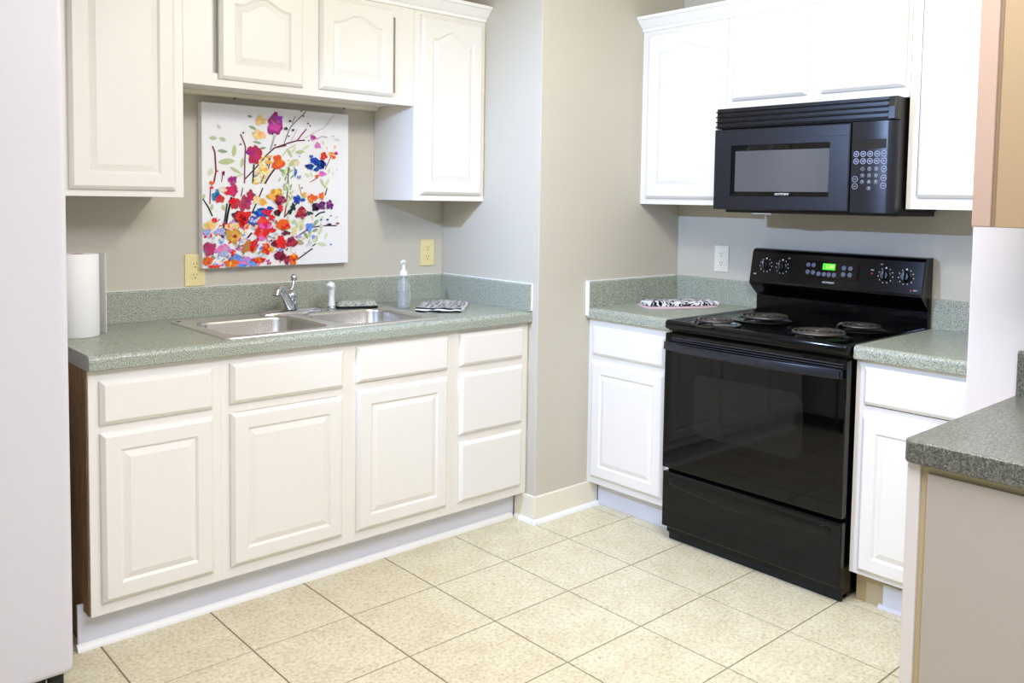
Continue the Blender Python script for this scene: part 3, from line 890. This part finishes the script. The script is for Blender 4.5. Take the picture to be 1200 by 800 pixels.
# folded grey towel
def folded(t, hw, hd, z0, layers, th, m_list, seed):
    for k in range(layers):
        mm = m_list[k % len(m_list)]
        s = 1 - .035 * k
        o = pad(hw * s, hd * s, z0 + k * (th + .0004), z0 + k * (th + .0004) + th, .0016, seed + k, 16, 10).build('fold', mm, t, smooth=True, angle=60)
        o.location = ((k % 2) * .006, (k % 3) * .004 - .004, 0)
t = thing('dish_towel', 'folded grey and white striped towel at the right end of the sink counter', 'towel', (-.232, -.322, ZC + .0008), math.radians(47))
folded(t, .176, .104, 0, 3, .0055, ['grey_towel', 'white_cloth', 'grey_towel'], 11)
for k, mm in enumerate(('dark_cloth', 'white_cloth', 'dark_cloth')):
    MB().tube([(-.176 + .006 * k + .004 * math.sin(q_ * 1.3 + 2 * k), -.094 + .0235 * q_, .0050 + .0046 * k + .0012 * math.sin(q_ * 1.7 + k)) for q_ in range(9)], [.0030 + .0014 * math.sin(q_ * 1.1 + k) ** 2 for q_ in range(9)], 8).build('rolled_edge', mm, t, smooth=True, angle=80)
# black and white towel on pink one
t = thing('dish_towel', 'black and white patterned towel on pink cloth left of the range', 'towel', (.668, -.890, ZC + .0008), math.radians(-26))
pad(.176, .090, 0, .008, .001, 21, 16, 10).build('pink_cloth', 'pink_cloth', t, smooth=True, angle=60)
pad(.168, .076, .0084, .029, .004, 23, 22, 12).build('patterned_cloth', 'zebra_cloth', t, smooth=True, angle=60)
MB().tube([(.168, -.066 + .022 * q_, .0160 + .003 * math.sin(q_ * 2.0)) for q_ in range(7)], .0075, 8).build('hem', 'white_cloth', t, smooth=True, angle=80)

# paper towel roll
t = thing('paper_towel_roll', 'white paper towel roll standing on the counter by the fridge', 'paper towels', (-1.652, -.232, ZC + .0008))
n = 40
def ann(z, r0): return [(r0 * math.cos(2 * PI * i / n), r0 * math.sin(2 * PI * i / n), z) for i in range(n)]
R = .064
MB().rings([ann(0, .021), ann(0, R - .002), ann(.003, R), ann(.268, R), ann(.271, R - .002), ann(.271, .021), ann(0, .021)], False, False).build('roll', 'paper', t, smooth=True, angle=50)
MB().rings([ann(0.001, .0185), ann(0.001, .0208), ann(.2705, .0208), ann(.2705, .0185), ann(.001, .0185)], False, False).build('core', 'cardboard', t, smooth=True, angle=50)
sh_ = MB(); l0 = []; l1 = []
pts = []
for k in range(10):
    a = PI * .62 - k * PI * .055
    pts.append(((R + .0008 + k * .0009) * math.cos(a), (R + .0008 + k * .0009) * math.sin(a)))
pts += [(.060, .050), (.071, .034), (.080, .014), (.084, -.008)]
th_ = .0012
lo_ = [(x, y) for x, y in pts] + [(x * (1 + th_ / .07), y * (1 + th_ / .07)) for x, y in reversed(pts)]
sh_.prism(lo_, 'z', .002, .270).build('loose_sheet', 'paper', t, smooth=True, angle=40)

# ------------------------------------------------------------------ outlets
def outlet(label, plate_m, loc, rz, W=.078, H=.122):
    t = thing('wall_outlet', label, 'outlet', loc, rz)
    box('plate', plate_m, t, -W / 2, W / 2, -.006, -.0005, -H / 2, H / 2, bevel=.002)
    for z in (-.021, .021):
        rc = MB().rings([[(.017 * math.copysign(abs(math.cos(a)) ** .6, math.cos(a)), -.006 - d, z + .0155 * math.copysign(abs(math.sin(a)) ** .8, math.sin(a))) for a in [2 * PI * k / 20 for k in range(20)]] for d in (0, .0015)]).build('receptacle', plate_m, t)
        for x, h in ((-.0062, .0042), (.0062, .0035)):
            box('slot', 'slot_brown', rc, x - .0011, x + .0011, -.0079, -.0074, z + .004 - h, z + .004 + h)
        MB().disc((0, -.0074, z - .0085), (0, -1, 0), [(.0026, 0), (.0026, .0005)], 10).build('ground_hole', 'slot_brown', rc)
    for z in (-.0495, .0495):
        MB().disc((0, -.0058, z), (0, -1, 0), [(.003, 0), (.003, .0008)], 10).build('screw', 'mark_white' if z > 0 else plate_m, t)
    return t
outlet('ivory outlet half hidden behind the lower corner of the painting', 'ivory_plate', (-1.178, 0, 1.083), 0)
outlet('ivory outlet on the sink wall above the grey towel', 'ivory_plate', (-.090, 0, 1.119), 0)
outlet('cream outlet on the stove wall left of the range', 'cream_plate', (XB, -.940, 1.112), RZ)

# ------------------------------------------------------------------ painting
AX0, AX1, AZ0, AZ1 = -1.162, -0.531, 1.090, 1.724
t = thing('canvas_painting', 'square canvas painting of bright flowers on white above the sink', 'painting', (AX0, -.001, AZ0))
S = AX1 - AX0; SH = AZ1 - AZ0
box('canvas', 'canvas', t, 0, S, -.036, 0, 0, SH, bevel=.002)
pm = bpy.data.materials.new('flower_print'); pm.use_nodes = True
nt = pm.node_tree; b = nt.nodes['Principled BSDF']; b.inputs['Roughness'].default_value = .8; b.inputs['Specular IOR Level'].default_value = .15
at = nt.nodes.new('ShaderNodeVertexColor'); at.layer_name = 'paint'
nt.links.new(at.outputs['Color'], b.inputs['Base Color'])
MATS['flower_print'] = pm
PV, PF, PC = [], [], []
OR = {1: (230, 115), 2: (315, 115), 3: (230, 220), 4: (315, 215)}
rp = random.Random(42)
def uv(q_, x, y):
    """position on the canvas (0..1, 0..1 from the bottom) of a point noted on one of four study sheets"""
    ox, oy = OR[q_]
    X, Y = ox + x / 8.0, oy + y / 8.0
    u = (X - 236.3) / 171.4
    top = 121.5 + 12 * u; bot = 315.5 - 9.5 * u
    return u, 1 - (Y - top) / (bot - top)
def poly(pts, c):
    k = len(PV); d = -.0368 - len(PF) * 4e-6
    ok = []
    for u, v in pts:
        ok.append((min(.998, max(.002, u)) * S, d, min(.998, max(.002, v)) * SH))
    PV.extend(ok); PF.append(tuple(range(k, k + len(ok)))); PC.append(c)
def jit(c, a=16):
    return tuple(max(0, min(255, v + rp.uniform(-a, a))) for v in c)
SC = 1 / (8.0 * 171.4)
def blob(q_, x, y, rx, ry, c, rot=0.0, rough=.22, n=16):
    u0, v0 = uv(q_, x, y)
    ph = rp.uniform(0, 6.28); ph2 = rp.uniform(0, 6.28)
    pts = []
    for i in range(n):
        a = 2 * PI * i / n
        k = 1 + rough * (math.sin(3 * a + ph) * .6 + math.sin(5 * a + ph2) * .5 + rp.uniform(-.4, .4))
        ex, ey = rx * k * math.cos(a), ry * k * math.sin(a)
        pts.append((u0 + (ex * math.cos(rot) - ey * math.sin(rot)) * SC, v0 + (ex * math.sin(rot) + ey * math.cos(rot)) * SC * .93))
    poly(pts, c)
def flower(q_, x, y, rx, ry, c, c2=None, dark=None):
    blob(q_, x, y, rx, ry, c, rough=.3, n=20)
    for k in range(7):
        a = rp.uniform(0, 6.28); r = rp.uniform(.2, .75)
        cc = c2 if (c2 and rp.random() < .45) else c
        blob(q_, x + rx * r * math.cos(a), y + ry * r * math.sin(a), rx * rp.uniform(.25, .5), ry * rp.uniform(.25, .5), jit(cc, 26), rp.uniform(0, 3), .3, 10)
    if dark:
        blob(q_, x + rx * .15, y + ry * .1, rx * .3, ry * .28, dark, 0, .35, 9)
def leaf(q_, x, y, ln, w, deg, c):
    u0, v0 = uv(q_, x, y); a = math.radians(deg); pts = []
    for i in range(7):
        s = i / 6; pts.append((-ln + 2 * ln * s, w * math.sin(PI * s) ** .8))
    for i in range(1, 6):
        s = 1 - i / 6; pts.append((-ln + 2 * ln * s, -w * math.sin(PI * s) ** .8))
    poly([(u0 + (px_ * math.cos(a) - py_ * math.sin(a)) * SC, v0 + (px_ * math.sin(a) + py_ * math.cos(a)) * SC * .93) for px_, py_ in pts], c)
def stem(q_, pts, w, c):
    P = [uv(q_, x, y) for x, y in pts]
    for (a, b_), (c_, d_) in zip(P[:-1], P[1:]):
        dx, dy = c_ - a, d_ - b_; L_ = math.hypot(dx, dy) or 1
        nx_, ny_ = -dy / L_ * w * SC, dx / L_ * w * SC
        poly([(a + nx_, b_ + ny_), (c_ + nx_, d_ + ny_), (c_ - nx_, d_ - ny_), (a - nx_, b_ - ny_)], c)
MAG = (168, 58, 138); CRI = (184, 52, 84); RED = (218, 48, 44); ORG = (234, 104, 40); YEL = (236, 186, 84); BLU = (28, 76, 168); LBL = (112, 152, 226)
PLU = (98, 36, 62); OLV = (192, 202, 152); SAG = (150, 168, 132); BLK = (30, 28, 32); PNK = (222, 118, 190); LAV = (176, 178, 222); OCH = (206, 156, 66); PEA = (246, 206, 150); PGR = (214, 222, 186)
# faint leaves and washes
for q_, x, y, ln, w, dg, c in ((1, 195, 280, 26, 14, -50, (214, 212, 188)), (1, 145, 385, 34, 20, 0, (196, 200, 164)), (1, 225, 395, 34, 20, -20, (200, 204, 170)), (1, 225, 505, 46, 16, -5, SAG), (1, 325, 500, 60, 20, 85, OLV),
        (1, 260, 600, 78, 28, 8, OLV), (1, 465, 178, 22, 12, -10, SAG), (1, 490, 282, 38, 14, -20, SAG), (1, 520, 350, 46, 22, -25, OLV), (1, 530, 418, 42, 12, -10, SAG), (1, 580, 470, 34, 12, 12, SAG), (1, 335, 680, 60, 16, -30, OLV),
        (1, 395, 610, 50, 16, 80, OLV), (1, 375, 725, 40, 14, 20, PGR), (1, 525, 720, 36, 14, 40, SAG), (1, 120, 700, 40, 22, 70, PGR), (2, 250, 500, 46, 20, 10, OLV), (2, 150, 510, 50, 16, 120, OLV), (2, 190, 480, 40, 12, 60, PGR),
        (2, 310, 455, 44, 14, 35, PGR), (2, 185, 600, 60, 26, 35, OLV), (2, 220, 605, 34, 26, 30, (236, 216, 180)), (2, 100, 690, 56, 20, -30, SAG), (2, 140, 680, 40, 14, 70, SAG), (2, 320, 715, 30, 16, 140, PGR), (2, 362, 705, 30, 12, 110, PGR),
        (2, 480, 410, 30, 9, 95, PGR), (2, 520, 460, 18, 8, 90, PEA), (2, 600, 450, 22, 12, 80, PEA), (2, 540, 670, 34, 10, 75, PGR), (2, 580, 695, 22, 8, 80, PGR), (2, 470, 780, 40, 14, 120, OLV), (2, 525, 775, 44, 14, 60, PGR), (2, 620, 382, 36, 8, -10, (206, 210, 206)),
        (2, 580, 350, 18, 8, 5, (198, 204, 204)), (4, 110, 40, 30, 24, 60, OLV), (4, 160, 135, 34, 14, 55, OLV), (4, 500, 20, 46, 12, 140, OLV), (4, 205, 360, 36, 16, 120, OLV), (4, 285, 330, 38, 16, 60, PGR), (4, 265, 400, 44, 24, 70, (222, 218, 172)),
        (4, 195, 440, 52, 22, 55, (226, 216, 160)), (4, 405, 360, 46, 18, 50, SAG), (4, 400, 430, 34, 16, 20, SAG), (4, 450, 440, 44, 18, 60, PGR), (4, 410, 510, 40, 18, 70, OLV), (4, 510, 480, 34, 14, 70, PGR), (4, 470, 560, 52, 20, -12, PGR),
        (4, 620, 305, 26, 8, 40, PGR), (4, 310, 480, 40, 16, 120, SAG), (4, 250, 545, 44, 26, -20, (176, 164, 130)), (4, 340, 560, 40, 18, 30, (206, 216, 224)), (3, 62, 90, 26, 16, 70, OLV), (3, 130, 190, 34, 14, 75, OLV), (3, 230, 190, 30, 16, 110, OLV)):
    leaf(q_, x, y, ln, w, dg, c)
# branches
DPU = (104, 46, 72)
for q_, pts, w, c in ((1, [(415, 800), (418, 620), (425, 460), (405, 400), (380, 345)], 6, (136, 66, 96)), (1, [(420, 760), (520, 650), (620, 530), (690, 465), (800, 440)], 6, DPU), (2, [(0, 470), (120, 425), (220, 395), (300, 390)], 6, DPU),
        (2, [(220, 400), (270, 335), (315, 285)], 6, (150, 70, 110)), (2, [(100, 420), (130, 340), (160, 270), (240, 190), (310, 125)], 4, (110, 96, 90)), (2, [(175, 240), (205, 170)], 4, (140, 130, 140)), (2, [(300, 370), (400, 310), (490, 275), (530, 220), (595, 150)], 3, (196, 190, 176)),
        (2, [(165, 400), (225, 290)], 3, (190, 186, 196)), (2, [(415, 378), (470, 352), (525, 362)], 5, (186, 176, 186)), (2, [(500, 660), (525, 610), (560, 540)], 4, (150, 90, 84)), (2, [(350, 780), (430, 735)], 4, (168, 90, 86)), (2, [(85, 540), (125, 480), (210, 430)], 4, OLV),
        (1, [(500, 620), (490, 800)], 8, (70, 72, 66)), (1, [(690, 350), (670, 420), (650, 490)], 9, (176, 176, 186)), (1, [(650, 540), (640, 620), (625, 690)], 6, (120, 70, 96)), (1, [(690, 660), (640, 730), (600, 800)], 8, (74, 60, 66)), (1, [(140, 460), (160, 520), (168, 690), (150, 800)], 7, (140, 60, 80)),
        (1, [(228, 700), (215, 790)], 4, (120, 40, 70)), (3, [(120, 0), (115, 160)], 5, (150, 90, 110)), (3, [(55, 110), (100, 185), (135, 270)], 6, BLK), (3, [(300, 90), (265, 260), (235, 480)], 9, BLK), (3, [(262, 150), (245, 280), (215, 470)], 7, (60, 58, 56)), (3, [(400, 0), (385, 80)], 5, (150, 90, 120)),
        (3, [(580, 0), (545, 90), (480, 240)], 6, (60, 50, 56)), (3, [(440, 470), (480, 420)], 8, PLU), (3, [(330, 590), (380, 500)], 7, LAV), (4, [(130, 60), (120, 190), (100, 310)], 6, (150, 84, 66)), (4, [(100, 310), (170, 230), (230, 170)], 6, (70, 84, 72)), (4, [(210, 500), (300, 440), (380, 400), (450, 390)], 6, (96, 78, 96)),
        (4, [(220, 710), (300, 655), (365, 605)], 6, (60, 50, 62)), (4, [(370, 580), (410, 555)], 5, (70, 56, 66)), (4, [(480, 385), (620, 382)], 5, BLK), (4, [(400, 300), (450, 265), (500, 255)], 7, (60, 70, 66)), (4, [(500, 100), (520, 40)], 6, (80, 70, 66)), (4, [(240, 0), (268, 110)], 4, (190, 150, 90))):
    stem(q_, pts, w, c)
# loose yellow dabs and sprigs through the middle
for k in range(34):
    x = 600 + rp.uniform(-40, 70); y = 540 + k * 8
    blob(1, x - k * 2.2, y, rp.uniform(8, 22), rp.uniform(8, 18), jit(rp.choice([YEL, (250, 232, 160), PEA, (244, 196, 90)])), rp.uniform(0, 3), .3, 9)
for k in range(26):
    x = 130 + rp.uniform(-70, 70) - k; y = 600 + k * 16
    leaf(2, x, y, rp.uniform(20, 40), rp.uniform(7, 13), rp.uniform(20, 160), jit(rp.choice([OLV, SAG, PGR]), 10))
for k in range(26):
    leaf(4, rp.uniform(60, 480), rp.uniform(300, 560), rp.uniform(18, 36), rp.uniform(7, 14), rp.uniform(20, 110), jit(rp.choice([OLV, PGR, (224, 218, 170), (206, 214, 190)]), 10))
stem(2, [(140, 640), (135, 800)], 5, (120, 80, 70)); stem(1, [(560, 800), (600, 700), (640, 560)], 5, (120, 84, 70))
# dense lower-left ground: dashes and small touches
for k in range(260):
    x = rp.uniform(60, 760); y = rp.uniform(300, 735)
    c = rp.choice([LAV, LBL, (232, 228, 226), PNK, BLK, (60, 54, 58), SAG, ORG, PEA, (190, 196, 226), CRI, RED])
    if c in (BLK, (60, 54, 58)):
        a = math.radians(rp.uniform(40, 80)); l_ = rp.uniform(14, 34)
        stem(3, [(x, y), (x + l_ * math.cos(a), y - l_ * math.sin(a))], rp.uniform(2, 4.5), c)
    else:
        blob(3, x, y, rp.uniform(8, 24), rp.uniform(6, 16), jit(c), rp.uniform(0, 3), .3, 9)
for k in range(40):
    x = rp.uniform(0, 220); y = rp.uniform(430, 740)
    c = rp.choice([LAV, LBL, (60, 54, 58), SAG, ORG, PEA, CRI])
    a = math.radians(rp.uniform(40, 75)); l_ = rp.uniform(12, 30)
    stem(4, [(x, y), (x + l_ * math.cos(a), y - l_ * math.sin(a))], rp.uniform(2, 6), c)
# blossoms
for q_, x, y, rx, ry, c, c2, dk in ((1, 690, 250, 70, 98, MAG, (190, 80, 160), None), (1, 505, 530, 62, 84, CRI, MAG, None), (1, 720, 600, 56, 66, (230, 90, 40), ORG, None), (1, 310, 775, 36, 42, MAG, (206, 90, 130), None), (1, 560, 215, 48, 40, (238, 204, 130), PEA, None), (1, 550, 345, 56, 44, PEA, (246, 200, 140), None),
        (1, 230, 708, 12, 20, (130, 30, 70), None, None), (1, 600, 680, 46, 40, (250, 232, 160), YEL, None), (1, 640, 600, 30, 16, YEL, None, None), (2, 380, 365, 28, 26, PNK, MAG, None), (2, 425, 437, 30, 28, PNK, (230, 150, 206), None), (2, 485, 535, 34, 36, RED, ORG, None), (2, 560, 515, 26, 22, YEL, ORG, None), (2, 585, 545, 20, 16, ORG, RED, None),
        (2, 610, 508, 20, 16, (206, 50, 150), None, None), (2, 470, 700, 34, 24, PNK, (226, 70, 150), None), (2, 415, 725, 20, 16, ORG, None, None), (2, 390, 580, 40, 34, BLU, (50, 100, 190), (20, 34, 80)), (2, 345, 635, 40, 26, BLU, (20, 40, 90), None), (2, 455, 610, 44, 46, BLU, (24, 40, 84), None), (2, 410, 660, 26, 18, BLU, None, None), (2, 360, 540, 20, 14, (70, 110, 190), None, None),
        (2, 205, 690, 12, 38, (80, 120, 200), None, None), (2, 240, 735, 22, 16, (150, 170, 210), None, None), (3, 170, 85, 38, 48, (70, 130, 180), BLU, None), (3, 200, 110, 36, 34, RED, CRI, None), (3, 130, 5, 14, 12, RED, None, None), (3, 300, 30, 60, 48, (200, 60, 110), RED, None), (3, 225, 20, 34, 24, (240, 214, 196), None, None), (3, 320, 145, 42, 50, RED, CRI, None),
        (3, 410, 145, 56, 62, (176, 64, 84), MAG, None), (3, 470, 75, 40, 48, (150, 50, 90), CRI, None), (3, 700, 70, 72, 60, OCH, YEL, None), (3, 735, 110, 54, 44, PLU, CRI, None), (3, 580, 130, 30, 32, YEL, (248, 170, 40), None), (3, 520, 110, 30, 36, (248, 224, 150), YEL, None), (3, 570, 230, 70, 40, BLU, (50, 100, 190), None), (3, 640, 190, 30, 18, BLU, None, None),
        (3, 620, 225, 44, 26, RED, CRI, None), (3, 655, 275, 30, 28, RED, CRI, None), (3, 350, 265, 40, 52, PLU, BLK, None), (3, 400, 285, 62, 74, RED, (180, 30, 40), (110, 20, 34)), (3, 490, 310, 46, 44, (60, 84, 160), LAV, None), (3, 585, 340, 66, 60, (224, 60, 70), PNK, None), (3, 565, 430, 62, 56, RED, (236, 90, 110), None), (3, 570, 475, 36, 20, PNK, None, None),
        (3, 760, 340, 50, 40, ORG, RED, None), (3, 720, 230, 26, 24, BLK, None, None), (3, 740, 190, 22, 40, RED, None, None), (3, 150, 310, 26, 22, RED, ORG, None), (3, 105, 360, 50, 40, PEA, (226, 180, 100), None), (3, 300, 370, 60, 36, PEA, ORG, None), (3, 315, 450, 66, 60, OCH, YEL, (140, 60, 50)), (3, 205, 415, 40, 30, LAV, None, None), (3, 80, 420, 36, 28, LAV, (120, 140, 200), None),
        (3, 105, 575, 50, 62, (176, 70, 100), CRI, None), (3, 225, 580, 66, 36, PNK, (230, 140, 200), None), (3, 450, 555, 66, 52, (190, 120, 60), RED, None), (3, 500, 520, 34, 30, RED, CRI, None), (3, 660, 395, 36, 18, RED, None, None), (3, 745, 510, 42, 58, RED, (240, 60, 40), None), (3, 685, 520, 30, 32, (120, 40, 60), PLU, None), (3, 610, 580, 40, 46, RED, ORG, None), (3, 655, 575, 28, 26, YEL, ORG, None),
        (3, 735, 630, 50, 46, PLU, CRI, None), (3, 340, 665, 60, 34, (100, 130, 180), LBL, None), (3, 300, 710, 60, 34, ORG, (244, 150, 70), None), (3, 90, 690, 44, 38, ORG, (180, 110, 50), None), (3, 420, 690, 60, 36, PNK, LBL, None), (3, 490, 700, 44, 34, LBL, (80, 120, 220), None), (3, 535, 680, 60, 24, RED, ORG, None), (3, 145, 745, 50, 16, RED, ORG, None), (3, 230, 620, 40, 26, LAV, None, None), (3, 390, 735, 44, 18, LBL, None, None),
        (4, 90, 385, 66, 50, ORG, RED, None), (4, 115, 460, 40, 20, PLU, None, None), (4, 30, 270, 30, 28, BLK, PLU, None), (4, 65, 550, 44, 54, RED, (230, 40, 40), None), (4, 165, 545, 52, 50, (150, 50, 76), RED, None), (4, 60, 670, 50, 40, (140, 40, 60), PLU, None), (4, 180, 705, 44, 56, ORG, (240, 160, 60), (180, 50, 40)), (4, 120, 715, 26, 46, PLU, CRI, None), (4, 220, 140, 30, 40, BLU, (50, 90, 180), None), (4, 270, 145, 30, 14, BLU, None, None),
        (4, 260, 270, 48, 58, (140, 40, 70), CRI, None), (4, 355, 130, 26, 46, ORG, (250, 160, 50), None), (4, 400, 125, 22, 24, ORG, None, None), (4, 462, 105, 26, 34, (238, 120, 60), ORG, None), (4, 290, 100, 18, 30, YEL, None, None), (4, 400, 210, 36, 38, (50, 24, 44), BLK, None), (4, 455, 195, 46, 36, (120, 60, 120), (80, 40, 80), None), (4, 545, 190, 36, 40, (104, 44, 100), (140, 80, 150), None), (4, 340, 400, 34, 42, LBL, (90, 150, 240), None),
        (4, 240, 490, 26, 16, LAV, None, None), (4, 380, 490, 14, 20, LBL, None, None), (4, 65, 620, 16, 16, LBL, None, None), (4, 180, 215, 22, 34, (40, 56, 50), None, None), (4, 150, 260, 20, 22, (46, 60, 56), None, None), (4, 340, 270, 36, 16, (70, 80, 70), None, None), (4, 625, 360, 18, 8, (190, 30, 60), None, None), (4, 540, 370, 26, 8, (60, 20, 40), None, None)):
    flower(q_, x, y, rx, ry, c, c2, dk)
for q_, x, y, r_, c in ((1, 402, 330, 9, BLK), (1, 378, 438, 10, PLU), (1, 665, 335, 10, BLK), (1, 175, 690, 10, RED), (1, 130, 800, 22, ORG), (1, 690, 440, 10, BLK), (2, 258, 122, 9, BLK), (2, 280, 168, 9, BLK), (2, 150, 215, 14, (60, 66, 60)), (2, 112, 285, 18, (60, 70, 66)), (2, 180, 298, 14, (50, 56, 52)), (2, 140, 355, 9, BLK), (2, 332, 393, 8, (60, 20, 50)),
        (2, 325, 235, 10, PLU), (2, 345, 255, 9, (140, 60, 130)), (2, 520, 230, 8, OLV), (2, 240, 540, 8, LBL), (2, 135, 580, 10, YEL), (2, 615, 660, 7, LAV), (4, 265, 35, 9, (120, 40, 90)), (4, 455, 330, 11, BLU), (4, 520, 327, 13, (30, 50, 150)), (4, 555, 290, 9, BLU), (4, 555, 560, 11, (80, 140, 220)), (4, 290, 640, 7, LBL), (4, 365, 605, 9, (50, 44, 70))):
    blob(q_, x, y, r_, r_ * .8, c, 0, .3, 9)
me = bpy.data.meshes.new('flower_print')
me.from_pydata(PV, [], PF)
ca = me.color_attributes.new('paint', 'FLOAT_COLOR', 'CORNER')
for p, c in zip(me.polygons, PC):
    lc = lin(c)
    for li in p.loop_indices: ca.data[li].color = lc
me.materials.append(pm)
po = bpy.data.objects.new('flower_print', me); COL.objects.link(po); po.parent = t

# ------------------------------------------------------------------ ceiling fitting (above the frame)
t = thing('ceiling_light', 'round flush ceiling light above the kitchen floor', 'light', (-.66, -1.85, 2.5))
MB().lathe([(.16, -.001), (.165, -.012), (.15, -.030), (.06, -.034)], n=32).build('base', 'trim_white', t, smooth=True)
MB().lathe([(.045, -.035), (.05, -.06), (.05, -.085), (.03, -.095)], n=24).build('diffuser', 'lamp_glass', t, smooth=True)
